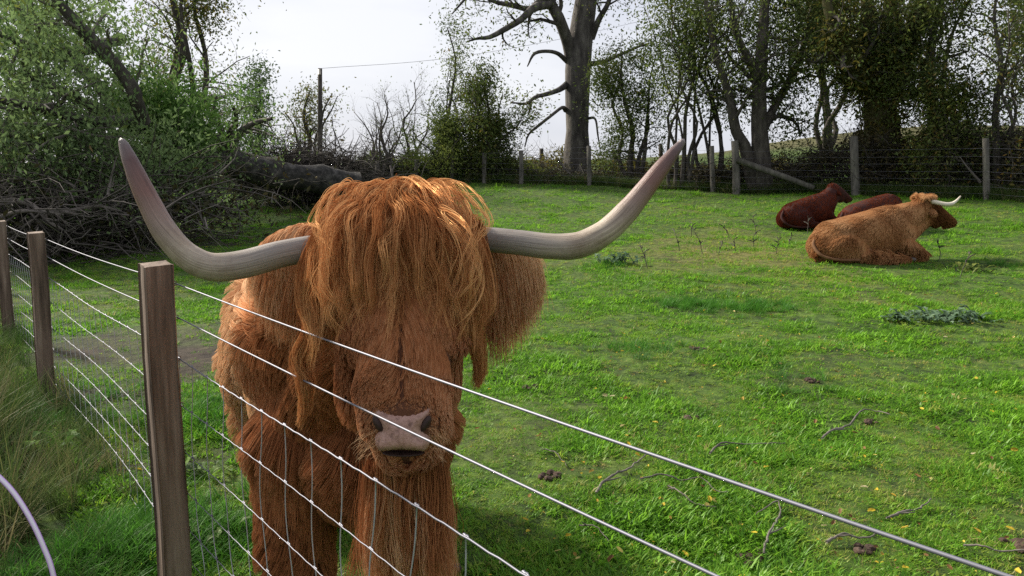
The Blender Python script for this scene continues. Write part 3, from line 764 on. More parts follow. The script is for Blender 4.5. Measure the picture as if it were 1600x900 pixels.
# mouth line and lower lip
Vh, F4, F3 = uv_ball(nc+[0, .020, -.052], (.044, .023, .0045)); obj_np('lower_lip', Vh, [F4, F3], M['nostril'], cow)
P = nc+np.stack([rng.choice([-1, 1], 110)*rng.uniform(.04, .085, 110), rng.uniform(-.005, .015, 110), rng.uniform(-.055, .01, 110)], -1)
hair_object('whiskers', long_hair(P, nrm(np.stack([np.sign(P[:, 0]-nc[0])*1.0, np.full(110, -.5), rng.normal(-.6, .4, 110)], -1)), .012+.022*rng.random(110), 5, [], grav=.3), .00026, .7+.2*rng.random(110), M['fur_red'], cow)
for (ex, ey) in ((556, 568), (706, 560)):
    Vh, F4, F3 = uv_ball(A(ex, ey, 1.668)+[0, .0, g0], (.021, .021, .021)); obj_np('eye', Vh, [F4, F3], M['eye'], cow)

# horns
hl = [(540, 379, 1.83, .026), (500, 386, 1.81, .030), (440, 397, 1.775, .0315), (380, 413, 1.74, .0325), (330, 417, 1.71, .0315), (290, 398, 1.70, .0295), (258, 362, 1.70, .0275), (234, 318, 1.71, .025), (216, 280, 1.72, .021), (203, 250, 1.73, .0165), (194, 228, 1.74, .0115), (190, 219, 1.74, .007)]
hr = [(720, 372, 1.83, .026), (757, 374, 1.815, .029), (810, 379, 1.79, .0295), (860, 385, 1.77, .030), (905, 383, 1.755, .0305), (945, 363, 1.75, .029), (980, 330, 1.76, .0265), (1008, 296, 1.77, .023), (1031, 266, 1.78, .0195), (1050, 242, 1.79, .0145), (1062, 227, 1.80, .010), (1067, 220, 1.80, .007)]
for hp in (hl, hr):
    horn('horn', [A(a, b, c) for a, b, c, d in hp], [d for a, b, c, d in hp], M['horn_a'], cow)

# ears with hanging fringes
def ear(name, root, tip, rr, n=9):
    b = []
    for k in range(n):
        q = k/(n-1); r = rr*(math.sin(math.pi*(.18+.74*q))**.8)
        b.append((np.array(root)*(1-q)+np.array(tip)*q, (r*.8, r*.42, r)))
    V, T = fuse(name, b, .008, 3); return V, T, b
ears = [(A(515, 385, 1.88), A(410, 398, 1.98), .060, -1), (A(735, 402, 1.86), A(830, 404, 1.91), .036, 1)]
for root, tip, rr, sg in ears:
    V, T, eb = ear('ear', root, tip, rr)
    eo = obj_np('ear', V, [T], M['hide_red'], cow)
    P, Nn = sample_surface(V, T, 14000)
    ed = nrm(np.array(tip)-np.array(root)); q = np.clip((P-root)@ed/np.linalg.norm(np.array(tip)-root), 0, 1)
    low = np.clip(-Nn[:, 2]*.6+.5, 0, 1); ln = .035+.035*rng.random(len(P))+.21*low*(1.1-.72*q)*rng.random(len(P))**.9
    D = nrm(Nn*.2+ed*(.45+.35*q[:, None])+np.array([0, 0, -.75])+.25*vec_noise(P*12))
    S = long_hair(P+Nn*.002, D, ln, 10, [(c, np.array(r)) for c, r in eb], pad=.002, grav=.5, wave=.22, stiff=.70)
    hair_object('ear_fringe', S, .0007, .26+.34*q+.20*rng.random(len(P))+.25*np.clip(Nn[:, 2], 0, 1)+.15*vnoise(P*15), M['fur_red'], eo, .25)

# forelock: wavy locks that spring from the crown and fall over the brow
crown = A(628, 318, 1.84)+[0, 0, 0]
fs = [(c, r*1.04) for c, r in headS]
ng = 2100
ang = rng.random(ng)*2*np.pi; rr_ = np.sqrt(rng.random(ng))
root = poll+np.stack([.070*rr_*np.cos(ang)+.0, .05*rr_*np.sin(ang), .075+.02*(1-rr_**2)-.045*np.abs(rr_*np.cos(ang))**2], -1)
D = nrm(np.stack([.27*np.cos(ang)*(.3+rr_)+rng.normal(0, .22, ng), -.75+.25*np.sin(ang)+rng.normal(0, .2, ng), .05-.35*rr_+rng.normal(0, .12, ng)], -1))
ln = .10+.30*rng.random(ng)**1.3
G = long_hair(root, D, ln, 26, fs, grav=.40, wave=.30, wfreq=30, stiff=.62, pad=.004)
G = G+.009*np.sin(np.linspace(0, 1, 26)[None, :, None]*rng.uniform(9, 22, (ng, 1, 1))+rng.random((ng, 1, 3))*6.28)*np.linspace(0, 1, 26)[None, :, None]
ct_, st_ = math.cos(PITCH), math.sin(PITCH)
def px_of(Q): dz = Q[..., 2]-CAM_H; f_ = Q[..., 1]*ct_-dz*st_; return 800+1200*Q[..., 0]/f_, 450-1200*(Q[..., 1]*st_+dz*ct_)/f_
gx_, gy_ = px_of(G); G = G[np.all(gy_ > 291+72*(np.abs(gx_-620)/130)**1.35+rng.normal(0, 9, (len(G), 1)), axis=1) & np.all(np.abs(gx_-618) < 140+rng.normal(0, 5, (len(G), 1)), axis=1)]; ng = len(G); print('forelock locks', ng)
S = locks(G, 30, .0048, .0022, .007)
tl = np.repeat(.40+.42*rng.random(ng)-.22*(rng.random(ng) < .4), 30)+rng.normal(0, .07, ng*30)
hair_object('forelock', S, .00042, tl, M['fur_ginger'], cow, .3)
# long side locks hanging beside the face, and flyaway wisps over the crown
def strip(pts_list, per, spread, ts, name, rad=.0006, jit=.006, K=28):
    G = np.stack([spline([np.array(p) for p in pts], K) for pts in pts_list])
    S = locks(G, per, spread, spread*.4, jit); hair_object(name, S, rad, np.repeat(ts, per)+rng.normal(0, .05, len(S)), M['fur_ginger'], cow, .35)
sl_ = []
def jl(a, s=.008): return [p+rng.normal(0, s, 3) for p in a]
for k in range(10):
    sl_.append(jl([A(505, 360, 1.80), A(478, 430, 1.77), A(490, 500, 1.74), A(474, 560, 1.74), A(478, 600, 1.73), A(476, 640, 1.74), A(466, 665, 1.74)], .006))
for k in range(16):
    sl_.append(jl([A(735+rng.normal(0, 8), 350, 1.80), A(752, 420, 1.77), A(738, 490, 1.75), A(746, 540, 1.75), A(748, 575, 1.76), A(744, 606, 1.76)], .006))
for k in range(30):
    x0 = rng.uniform(500, 560); sl_.append(jl([A(x0+20, 330, 1.82), A(x0-18, 400, 1.75), A(x0-25, 480, 1.72), A(x0-12+rng.normal(0, 12), 545, 1.71)], .008))
for k in range(24):
    x0 = rng.uniform(690, 740); sl_.append(jl([A(x0-20, 330, 1.82), A(x0+12, 400, 1.74), A(x0+20, 470, 1.71), A(x0+12+rng.normal(0, 10), 520, 1.71)], .008))
strip(sl_, 60, .0045, .40+.3*rng.random(len(sl_)), 'side_lock')
wl = []
for k in range(210):
    x0 = rng.uniform(565, 690); w_ = rng.choice([-1, 1])*rng.uniform(25, 85); h_ = rng.uniform(8, 42)
    wl.append(jl([A(x0, 325, 1.82), A(x0+w_*.3, 325-h_, 1.79), A(x0+w_*.8, 322-h_*.7, 1.75), A(x0+w_*1.15, 345, 1.71), A(x0+w_*.9, 390+rng.normal(0, 15), 1.68), A(x0+w_*.95, 430+rng.normal(0, 30), 1.67)], .006))
for k in range(70):
    x0 = rng.uniform(560, 680); y0 = rng.uniform(318, 400); w_ = rng.choice([-1, 1])*rng.uniform(30, 95); h_ = rng.uniform(40, 120)
    wl.append(jl([A(x0, y0, 1.76), A(x0+w_*.35, y0+h_*.02, 1.70), A(x0+w_*.8, y0+h_*.25, 1.655), A(x0+w_, y0+h_*.7, 1.645), A(x0+w_*.85, y0+h_*1.15, 1.64), A(x0+w_*.6, y0+h_*1.5, 1.625)], .007))
strip(wl, 5, .0018, .62+.38*rng.random(len(wl)), 'crown_wisp', .0006, .004)
# beard and dewlap
P = []; D = []
for k in range(260):
    q = rng.random(); P.append(A(rng.uniform(575, 690), 725+rng.uniform(-12, 14), 1.62+.30*q)); D.append((rng.normal(0, .12), .05, -1))
P = np.array(P)
G = long_hair(P, np.array(D), .20+.16*rng.random(len(P)), 20, [], grav=.5, wave=.16, wfreq=14, stiff=.8)
S = locks(G, 50, .007, .004, .01)
hair_object('beard', S, .0007, np.repeat(.22+.5*rng.random(len(P)), 50), M['fur_red'], cow, .4)
# tail
tp = [W(1.80, 0, 1.08), W(1.88, .02, .95), W(1.90, .03, .7), W(1.88, .03, .5)]
mb = MB(); sp, sr = spline(tp, 20, [.04, .032, .024, .018]); mb.tube(sp, sr, 10); to = mb.build('tail', M['hide_red'], cow)
G = np.repeat(sp[-6][None], 300, 0)+rng.normal(0, .015, (300, 3)); S = long_hair(G, np.tile([0, .05, -1.], (300, 1)), .35+.1*rng.random(300), 10, [], grav=.5, wave=.15)
hair_object('tail_tuft', locks(S, 12, .006, .004), .001, .4+.2*rng.random(3600), M['fur_red'], to)

# ---------------- cattle lying down
def lying(label, loc, heading, sc, fur, hide, tintb, nhair, rad, horns=False, head_drop=0.0, hair_len=1.0, facedark=0.0, headyaw=0.0, group=None):
    ca, sa = math.cos(heading), math.sin(heading); R = np.array([[ca, -sa, 0], [sa, ca, 0], [0, 0, 1]])
    L = np.array(loc, float)
    def Q(x, y, z): return L+(R@np.array([x, y, z]))*sc
    def ball(x, y, z, a, b, c): return (Q(x, y, z), (a*sc, b*sc, c*sc), R)
    core = np.array([(-.70, .25, .20, .24, .23), (-.55, .31, .24, .29, .275), (-.3, .345, .26, .325, .305), (-.05, .38, .26, .335, .33), (.2, .42, .26, .315, .355), (.38, .445, .24, .275, .36), (.55, .44, .18, .22, .31)])
    B = []
    for q in np.linspace(0, 1, 26):
        x_ = -.70+1.25*q; B.append(ball(x_, 0, np.interp(x_, core[:, 0], core[:, 1]), np.interp(x_, core[:, 0], core[:, 2])*.8, np.interp(x_, core[:, 0], core[:, 3]), np.interp(x_, core[:, 0], core[:, 4])))
    B += [ball(-.46, -.24, .22, .29, .13, .22), ball(-.46, .24, .22, .29, .13, .22)]
    # hind shank along the ground, folded forelegs
    for s in (-1, 1):
        B += [(c, tuple(np.array(r))) for c, r in chain(Q(-.30, s*.32, .11), Q(.16, s*.38, .07), .085*sc, .055*sc, 6)]
        B += chain(Q(.16, s*.38, .07), Q(.42, s*.33, .05), .05*sc, .042*sc, 4)
        B += chain(Q(.44, s*.2, .28), Q(.74, s*.22, .10), .10*sc, .065*sc, 5)
        B += chain(Q(.74, s*.22, .09), Q(.50, s*.24, .05), .055*sc, .045*sc, 4)
    cyw, syw = math.cos(headyaw), math.sin(headyaw)
    def H(x, y, z):   # head frame hinged at the poll
        dx = x-.74; return Q((.87 if horns else .76)+dx*cyw-y*syw, dx*syw+y*cyw, z-(.075 if horns else .0)-head_drop*(1 if x > .6 else .5))
    B += chain(Q(.42, 0, .56), H(.72, 0, .82), .23*sc, .135*sc, 8)
    B += chain(Q(.54, 0, .40), H(.80, 0, .68), .18*sc, .11*sc, 8)
    hb = chain(H(.72, 0, .88), H(.88, 0, .80), .135*sc, .135*sc, 3) + chain(H(.88, 0, .80), H(1.18, 0, .65), .13*sc, .09*sc, 6) + [(H(1.24, 0, .625), (.08*sc, .09*sc, .075*sc)), (H(1.15, 0, .57), (.07*sc, .06*sc, .045*sc)), (H(.95, 0, .68), (.13*sc, .09*sc, .14*sc))]
    B += hb
    root = thing('highland_cow' if horns else 'brown_cow', label, 'cow', tuple(L), group)
    V, T = fuse('body', B, .022*sc, 26)
    V[:, 2] = np.maximum(V[:, 2], L[2]-.03)
    obj_np('body', V, [T], hide, root)
    P, Nn = sample_surface(V, T, nhair)
    loc_ = (P-L)@R/sc
    hwt = sstep(loc_[:, 0], .70, .86)
    comb = nrm((R@np.array([-.7, 0, 0]))[None]*(1-2*hwt[:, None])+np.array([0, 0, -.7])+.4*vec_noise(P*2.4))
    ln = (.13+.04*vnoise(P*4))*sc*hair_len*(1-.55*hwt)
    k = P[:, 2] > L[2]+.0
    S = short_fur(P[k], Nn[k], comb[k], ln[k], 7, .20, .35, .32, .45, 30, 2.6)
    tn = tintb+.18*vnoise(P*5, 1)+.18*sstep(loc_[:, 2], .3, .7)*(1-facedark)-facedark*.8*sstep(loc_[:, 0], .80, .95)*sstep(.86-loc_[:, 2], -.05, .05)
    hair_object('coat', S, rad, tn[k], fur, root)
    for s in (-1, 1):
        er = fuse('ear', [(H(.74, s*(.11+.024*k_), .80-.012*k_), (.03*sc, .03*sc, .045*sc*math.sin(.5+.5*k_))) for k_ in range(5)], .012*sc, 2)
        eo = obj_np('ear', er[0], [er[1]], hide, root)
        P, Nn = sample_surface(er[0], er[1], 1200); S = long_hair(P, nrm(Nn*.6+np.array([0, 0, -.6])), np.full(len(P), .03*sc*hair_len), 5, [], grav=.4)
        hair_object('ear_fringe', S, rad*.9, tintb+.15*rng.random(1200), fur, eo)
        Vh, F4, F3 = uv_ball(H(.95, s*.10, .77), (.018*sc,)*3); obj_np('eye', Vh, [F4, F3], M['eye'], root)
        for e in (.42,):
            Vh, F4, F3 = uv_ball(Q(.47, s*.33, .035), (.05*sc, .035*sc, .035*sc)); obj_np('hoof', Vh, [F4, F3], M['hoof'], root)
    Vh, F4, F3 = uv_ball(H(1.29, 0, .625), (.038*sc, .048*sc, .036*sc)); obj_np('nose', Vh, [F4, F3], M['nose'] if horns else M['nostril'], root)
    # tail curled along the rump
    tp = [Q(-.80, 0, .40), Q(-.92, -.06, .25), Q(-.88, -.22, .10), Q(-.66, -.34, .05), Q(-.42, -.40, .05)]
    mb = MB(); sp, sr = spline(tp, 20, [.03*sc, .026*sc, .022*sc, .02*sc, .018*sc]); mb.tube(sp, sr, 8); mb.build('tail', hide, root)
    if horns:
        hp = [(.74, .10, .93, .032), (.77, .19, .91, .032), (.85, .27, .885, .030), (.93, .30, .89, .026), (1.00, .31, .93, .019), (1.06, .315, .99, .010), (1.07, .315, 1.005, .005)]
        for s in (-1, 1): horn('horn', [H(a, s*b, c) for a, b, c, d in hp], [d*sc for a, b, c, d in hp], M['horn_b'], root, 40, 14)
        n_ = 260; ph = rng.random(n_)*6.28; G = np.array([H(.70+.07*math.sin(a), .10*math.cos(a)*.8, .975) for a in ph]); D = np.array([R@np.array([.55+.5*math.sin(a), math.cos(a), .1]) for a in ph])
        S = long_hair(G, D, .12*sc*(.6+.6*rng.random(n_)), 10, [(c, np.array(r)) for c, r in hb], grav=.4, wave=.25)
        hair_object('forelock', locks(S, 14, .008, .005), rad*.8, np.repeat(.55+.25*rng.random(n_), 14), fur, root)
    return root
p = on_ground(1374, 414)
lying('golden tan highland cow with pale upturned horns lying in the pasture', (p.x, p.y+.38, gz(p.x, p.y+.38)-.02), math.radians(12), 1.06, M['fur_gold'], M['hide_gold'], .47, 90000, .0028, True, 0, 1.15, .6, math.radians(4))
p = on_ground(1272, 360)
lying('dark mahogany hornless cow lying left of the golden cow, head raised', (p.x, p.y+.3, gz(p.x, p.y+.3)-.02), math.radians(28), .88, M['fur_mahogany'], M['hide_mahogany'], .42, 26000, .0026, False, -.02, .45, 0, math.radians(-6))
p = on_ground(1406, 364)
lying('reddish brown cow mostly hidden behind the golden cow, only its back showing', (p.x-.42, p.y+.2, gz(p.x, p.y+.2)-.02), math.radians(20), .90, M['fur_mahogany'], M['hide_mahogany'], .62, 18000, .0026, False, .42, .45)

# ------------------------------------------------------------------ trees
class Grower:
    """collects limb centre lines by level and the places of the leaves"""
    def __init__(s, seed): s.r = random.Random(seed); s.t = {}; s.leaf = []
    def limb(s, pts, rad, lvl, K):
        P, R = spline([tuple(p) for p in pts], K, rad); s.t.setdefault((lvl, K), []).append((P, R)); return P, R
    def grow(s, p, d, L, r0, lvl, maxl, cfg):
        r = s.r; K = (9, 7, 6, 5, 4)[min(lvl, 4)]; pts = [Vector(p)]; d = Vector(d).normalized(); q = Vector(p)
        wob = cfg.get('wob', .25); up = cfg.get('up', .08)
        for k in range(K-1):
            d = (d+Vector((r.gauss(0, wob), r.gauss(0, wob), r.gauss(0, wob)+up))).normalized(); q = q+d*L/(K-1); pts.append(q.copy())
        rt = cfg.get('taper', .35)
        rads = [r0*(1-(1-rt)*k/(K-1)) for k in range(K)]
        s.t.setdefault((lvl, K), []).append((np.array([tuple(v) for v in pts]), np.array(rads)))
        s.sprout(pts, rads, L, lvl, maxl, cfg)
    def sprout(s, pts, rads, L, lvl, maxl, cfg, lo=None):
        r = s.r
        if lvl >= maxl:
            for k in range(len(pts)):
                s.leaf.append(tuple(pts[k]))
            return
        n = cfg['n'][min(lvl, len(cfg['n'])-1)]; n = max(1, int(n*r.uniform(.8, 1.25)+.5))
        lo = cfg.get('lo', .25) if lo is None else lo
        for i in range(n):
            f = lo+(1-lo)*(i+r.random())/n; k = min(int(f*(len(pts)-1)), len(pts)-2); g = f*(len(pts)-1)-k
            p = Vector(pts[k]).lerp(Vector(pts[k+1]), g); ax = (Vector(pts[k+1])-Vector(pts[k])).normalized()
            perp = ax.orthogonal().normalized(); perp.rotate(__import__('mathutils').Quaternion(ax, r.uniform(0, 6.283)))
            sp = cfg.get('spread', .9)*r.uniform(.6, 1.3)
            d = (ax*math.cos(sp)+perp*math.sin(sp)); bias = cfg.get('bias'); 
            if bias is not None: d = (d+Vector(bias)).normalized()
            rr = rads[k]*(1-g)+rads[min(k+1, len(rads)-1)]*g
            s.grow(p, d, L*cfg.get('ratio', .55)*r.uniform(.65, 1.25)*(1.15-.5*f), rr*cfg.get('rr', .55), lvl+1, maxl, cfg)
    def mesh(s, names, parent):
        """names: list of (part name, levels, material)"""
        for nm, lv, mat in names:
            mb = MB()
            for (l, K), ts in s.t.items():
                if l in lv:
                    sides = 12 if l == 0 else (7 if l == 1 else (5 if l == 2 else 3))
                    P = np.stack([a for a, b in ts]); R = np.stack([b for a, b in ts])
                    if l <= 1: R = R*(1+.10*vnoise(P*2.3))
                    V, Q = tubes_np(P, R, sides); mb.add(V, Q)
            if mb.V: mb.build(nm, mat, parent)
def leaves_np(A, per, size, spread, droop=.3, seed=0, tclump=.9):
    """A anchors -> folded leaf quads scattered round each"""
    rg = np.random.default_rng(seed+5); A = np.asarray(A, float); n = len(A)*per
    if n < 1: return None
    c = np.repeat(A, per, 0)+rg.normal(0, spread, (n, 3)); c[:, 2] -= spread*.3
    a = nrm(rg.normal(0, 1, (n, 3))+[0, 0, -droop]); b = nrm(np.cross(a, rg.normal(0, 1, (n, 3)))); s = (size*(.6+.8*rg.random(n)))[:, None]
    nn = np.cross(a, b)
    V = np.stack([c-a*s, c+b*s*.42+nn*s*.12, c+a*s, c-b*s*.42+nn*s*.12], 1).reshape(-1, 3)
    F = np.arange(4*n).reshape(-1, 4)
    t = np.clip(.5+.28*vnoise(c*tclump, seed)+.15*vnoise(c*3.2, seed+1)+rg.normal(0, .13, n), 0, 1)
    return V, F, np.repeat(t, 4)
def crown(name, A, per, size, spread, mat, parent, seed=0, droop=.3):
    q = leaves_np(A, per, size, spread, droop, seed)
    o = obj_np(name, q[0], q[1], mat, parent, False, {'tint': q[2]}); tag(o, kind='stuff'); return o

def tree(name, label, cat, foot, limbs, cfg, maxl, leafset, bark='bark', seed=1, group=None, twig='twig_dark', parts=None):
    """limbs: list of (points, radii, sprout length, lo) hand-placed main stems, finer growth on top of them"""
    root = thing(name, label, cat, tuple(foot), group)
    g = Grower(seed)
    for i, (pts, rads, L, lo) in enumerate(limbs):
        K = 12 if len(pts) > 3 else 8
        if i == 0: P, R = g.limb(pts, rads, 0, K)
        else:
            P, R = spline([tuple(p) for p in pts], K+4, rads); R = R*(1+.10*vnoise(P*2.3)); mb = MB(); mb.tube(P, R, 9); mb.build('limb', M[bark], root)
        if L > 0: g.sprout([Vector(p) for p in P], list(R), L, 0 if i == 0 else 1, maxl, cfg, lo)
    g.mesh(parts or [('trunk', (0,), M[bark]), ('twigs', (1, 2, 3, 4), M[twig])], root)
    for ch in root.children:
        if ch.name.startswith('twigs'): ch['kind'] = 'stuff'
    A_ = [p for p in g.leaf]
    r = random.Random(seed+50)
    for k, (mat, frac, per, size, spread) in enumerate(leafset):
        S_ = [p for p in A_ if r.random() < frac and p[2] > foot[2]+.1]
        if S_: crown('crown', S_, int(per*1.9) if mat == 'leaf_dark' else int(per*1.6), size*.74, spread*1.6, M[mat], root, seed+k)
    return root, len(A_)
def foot(px, Y, sink=.1):
    X = (px-800)/1200*Y; return Vector((X, Y, gz(X, Y)-sink))
def PT(px, py, Y): return tuple(at(px, py, Y))

# the big half-dead tree behind the far fence
f = foot(902, 26.5)
Yt = 26.5
f_root = (f.x, f.y, f.z-.2)
tk = [f_root, PT(901, 262, Yt), PT(902, 215, Yt), PT(902, 150, Yt), PT(904, 90, Yt), PT(910, 40, Yt), PT(917, -10, Yt), PT(925, -90, Yt), PT(935, -180, Yt)]
tr_ = [.62, .50, .42, .41, .41, .40, .38, .30, .20]
limbs = [(tk, tr_, 3.2, .72),
         ([PT(896, 95, Yt), PT(886, 62, Yt-.3), PT(874, 30, Yt-.6), PT(860, 2, Yt-.8), PT(845, -60, Yt-1)], [.27, .20, .19, .17, .11], 2.6, .35),
         ([PT(862, 6, Yt-.8), PT(835, 12, Yt-1.2), PT(815, 30, Yt-1.4), PT(790, 45, Yt-1.7), PT(765, 58, Yt-1.8), PT(746, 60, Yt-2), PT(728, 66, Yt-2)], [.14, .13, .11, .09, .07, .045, .02], 1.5, .15),
         ([PT(868, -5, Yt-.8), PT(845, 0, Yt-1.0), PT(828, 14, Yt-1.0), PT(800, 8, Yt-1.0), PT(770, 2, Yt-1), PT(742, -14, Yt-1), PT(722, 4, Yt-1.2), PT(706, 22, Yt-1.2)], [.12, .11, .09, .08, .06, .05, .04, .02], 1.3, .2),
         ([PT(886, 96, Yt), PT(872, 84, Yt-.5), PT(855, 80, Yt-.9), PT(835, 84, Yt-1.2), PT(824, 104, Yt-1.3)], [.09, .07, .06, .05, .02], 0, 0),
         ([PT(888, 130, Yt), PT(874, 140, Yt-.5), PT(858, 146, Yt-.9), PT(836, 152, Yt-1.2), PT(822, 162, Yt-1.3), PT(800, 160, Yt-1.4)], [.13, .09, .08, .06, .05, .02], .8, .5),
         ([PT(830, 155, Yt-1.2), PT(829, 168, Yt-1.3), PT(824, 181, Yt-1.3)], [.05, .035, .015], 0, 0),
         ([PT(884, 172, Yt), PT(878, 168, Yt-.4), PT(862, 180, Yt-.8), PT(842, 196, Yt-1.1), PT(826, 210, Yt-1.2), PT(820, 230, Yt-1.3)], [.09, .06, .05, .045, .035, .02], 0, 0),
         ([PT(922, 100, Yt), PT(945, 96, Yt-.4), PT(972, 84, Yt-.6), PT(1000, 72, Yt-.9), PT(1020, 66, Yt-1)], [.10, .07, .05, .04, .02], 1.4, .3),
         ([PT(918, 185, Yt), PT(930, 186, Yt-.3), PT(934, 210, Yt-.5), PT(938, 236, Yt-.6)], [.05, .035, .03, .015], 0, 0),
         ([PT(924, 60, Yt), PT(936, 30, Yt-.3), PT(952, 0, Yt-.5), PT(965, -60, Yt-.5)], [.12, .10, .08, .05], 2.2, .4)]
cfgA = dict(n=[7, 6, 5, 4], ratio=.60, wob=.28, up=.02, spread=.95, rr=.45, taper=.3)
_, na = tree('ash_tree', 'big half-dead tree with a thick grey trunk and bare crooked limbs beyond the far fence', 'tree', f, limbs, cfgA, 3, [('leaf_dark', .5, 3, .075, .22), ('leaf_mixed', .2, 2, .07, .22)], 'bark_pale', 3)
def crown_tree(name, label, cat, px, Y, topy, stems, cfg, maxl, leafset, r0, seed, bark='bark', group=None, spreadpx=60, lean=0, lo=.3, Lk=.36, twig='twig_dark'):
    """several stems from one foot to around topy"""
    f = foot(px, Y); rr = random.Random(seed); limbs = []
    for i in range(stems):
        tx = px+lean+rr.uniform(-1, 1)*spreadpx*(0.3 if i == 0 else 1); ty = topy+rr.uniform(0, 60)*(i > 0)
        dY = rr.uniform(-1, 1)*Y*spreadpx/1200*(i > 0)
        a = Vector(f)+Vector((rr.uniform(-.15, .15)*(i > 0)*stems**.5, 0, 0)); b = Vector(PT(tx, ty, Y+dY)); pts = []
        for k in range(6):
            q = k/5; p = a.lerp(b, q); w_ = (b-a).length*.045*(q*(1-q)*4)
            pts.append((p.x+rr.gauss(0, 1)*w_-(b.x-a.x)*.25*q*(1-q), p.y+rr.gauss(0, 1)*w_, p.z))
        ri = r0*(1 if i == 0 else rr.uniform(.5, .8))
        limbs.append((pts, [ri*(1-.8*k/5) for k in range(6)], (b-a).length*Lk*1.5, lo))
    return tree(name, label, cat, f, limbs, cfg, maxl, leafset, bark, seed, group, twig)
NA = []
def ct(*a, **k): r_ = crown_tree(*a, **k); NA.append((a[0], r_[1])); return r_[0]
cD = dict(n=[10, 8, 6, 4], ratio=.55, wob=.24, up=.03, spread=1.15, rr=.42, taper=.3)
cT = dict(n=[9, 6, 5], ratio=.50, wob=.2, up=.12, spread=.75, rr=.45, taper=.3)
cBare = dict(n=[11, 8, 5], ratio=.62, wob=.20, up=.05, spread=.65, rr=.5, taper=.25)
# left and middle distance
ct('tree', 'open-crowned tree with small yellowish leaves rising behind the fallen tree', 'tree', 285, 27, -70, 4, cD, 3, [('leaf_dark', .5, 2, .085, .22), ('leaf_yellow', .4, 2, .08, .22)], .24, 21, spreadpx=70, lo=.22, Lk=.40)
ct('tree', 'dark leafy tree at the left edge of the photo above the fallen crown', 'tree', 30, 25, -120, 3, cD, 3, [('leaf_dark', .5, 3, .09, .24)], .25, 22, spreadpx=60, lo=.2, Lk=.40)
ct('young_tree', 'slight tree with drooping sprays just right of the standing tree', 'tree', 400, 25, 118, 3, cT, 3, [('leaf_ash', .6, 2, .07, .15)], .07, 23, spreadpx=26, lo=.2, Lk=.30)
ct('young_tree', 'small yellow-leaved tree beside the utility pole', 'tree', 478, 33, 142, 5, cD, 3, [('leaf_yellow', .4, 1, .08, .2), ('leaf_dark', .3, 1, .08, .2)], .14, 24, spreadpx=52, lo=.3, Lk=.34)
ct('bare_shrub', 'leafless shrub of arching grey twigs right of the brush heap', 'shrub', 605, 25, 150, 9, cBare, 3, [('leaf_dark', .04, 1, .05, .1)], .07, 25, spreadpx=62, lo=.2, Lk=.34, twig='twig')
ct('bare_shrub', 'thin leafless shrub leaning left in front of the pale sky', 'shrub', 640, 26, 128, 5, cBare, 3, [('leaf_dark', .06, 1, .05, .1)], .06, 26, spreadpx=46, lo=.3, Lk=.30, twig='twig')
ct('slender_tree', 'tall slender sparse tree standing above the middle shrubs', 'tree', 697, 25.5, 42, 3, cT, 3, [('leaf_dark', .55, 2, .055, .13)], .08, 27, spreadpx=14, lo=.15, Lk=.20)
ct('hawthorn', 'dense dark rounded hawthorn left of the big trunk', 'shrub', 768, 25, 130, 7, cD, 3, [('leaf_dark', .8, 3, .06, .15), ('leaf_mixed', .25, 2, .06, .15)], .11, 28, spreadpx=52, lo=.12, Lk=.32)
ct('hawthorn', 'low dark bush under the slender tree', 'shrub', 690, 25, 190, 7, cD, 3, [('leaf_dark', .8, 3, .06, .15)], .08, 29, spreadpx=60, lo=.08, Lk=.38)
# right-hand belt of trees
ct('hawthorn', 'dark small-leaved tree just right of the big trunk', 'tree', 985, 24.5, 80, 4, cD, 3, [('leaf_dark', .75, 3, .06, .16), ('leaf_mixed', .2, 1, .06, .16)], .11, 31, spreadpx=42, lo=.22, Lk=.34)
cS = dict(n=[8, 6, 5], ratio=.5, wob=.2, up=.10, spread=.8, rr=.4, taper=.35)
ct('thin_stemmed_tree', 'clump of thin upright stems with dark foliage left of the forked tree', 'tree', 1062, 22.5, -30, 7, cS, 3, [('leaf_dark', .75, 3, .065, .2), ('leaf_mixed', .2, 1, .06, .2)], .075, 32, spreadpx=55, lo=.42, Lk=.30)
ct('thin_stemmed_tree', 'clump of thin leaning stems close behind the leaning rail', 'tree', 1118, 23, -60, 5, cS, 3, [('leaf_dark', .75, 3, .065, .2)], .075, 33, spreadpx=42, lo=.40, Lk=.30)
# forked dark tree at 1185
Y = 21.5; f = foot(1188, Y)
limbs = [([f, PT(1188, 225, Y), PT(1186, 190, Y), PT(1187, 140, Y), PT(1190, 80, Y), PT(1195, 10, Y), PT(1200, -80, Y)], [.34, .25, .22, .19, .16, .12, .07], 3.6, .3),
         ([f+Vector((-.2, 0, 0)), PT(1166, 235, Y), PT(1150, 205, Y), PT(1143, 165, Y), PT(1132, 125, Y), PT(1115, 70, Y), PT(1100, -20, Y)], [.2, .17, .14, .12, .10, .08, .05], 3.0, .35),
         ([PT(1190, 205, Y), PT(1206, 175, Y+.3), PT(1225, 140, Y+.5), PT(1250, 90, Y+.8), PT(1268, 10, Y+1)], [.15, .12, .10, .08, .05], 3.0, .25),
         ([PT(1187, 130, Y), PT(1170, 95, Y-.5), PT(1150, 50, Y-1), PT(1140, -10, Y-1.4)], [.12, .10, .08, .05], 2.6, .2)]
tree('forked_tree', 'dark forked tree with twin trunks behind the leaning rail', 'tree', f, limbs, cD, 3, [('leaf_dark', .85, 3, .07, .22), ('leaf_mixed', .2, 2, .065, .2)], 'bark', 34)
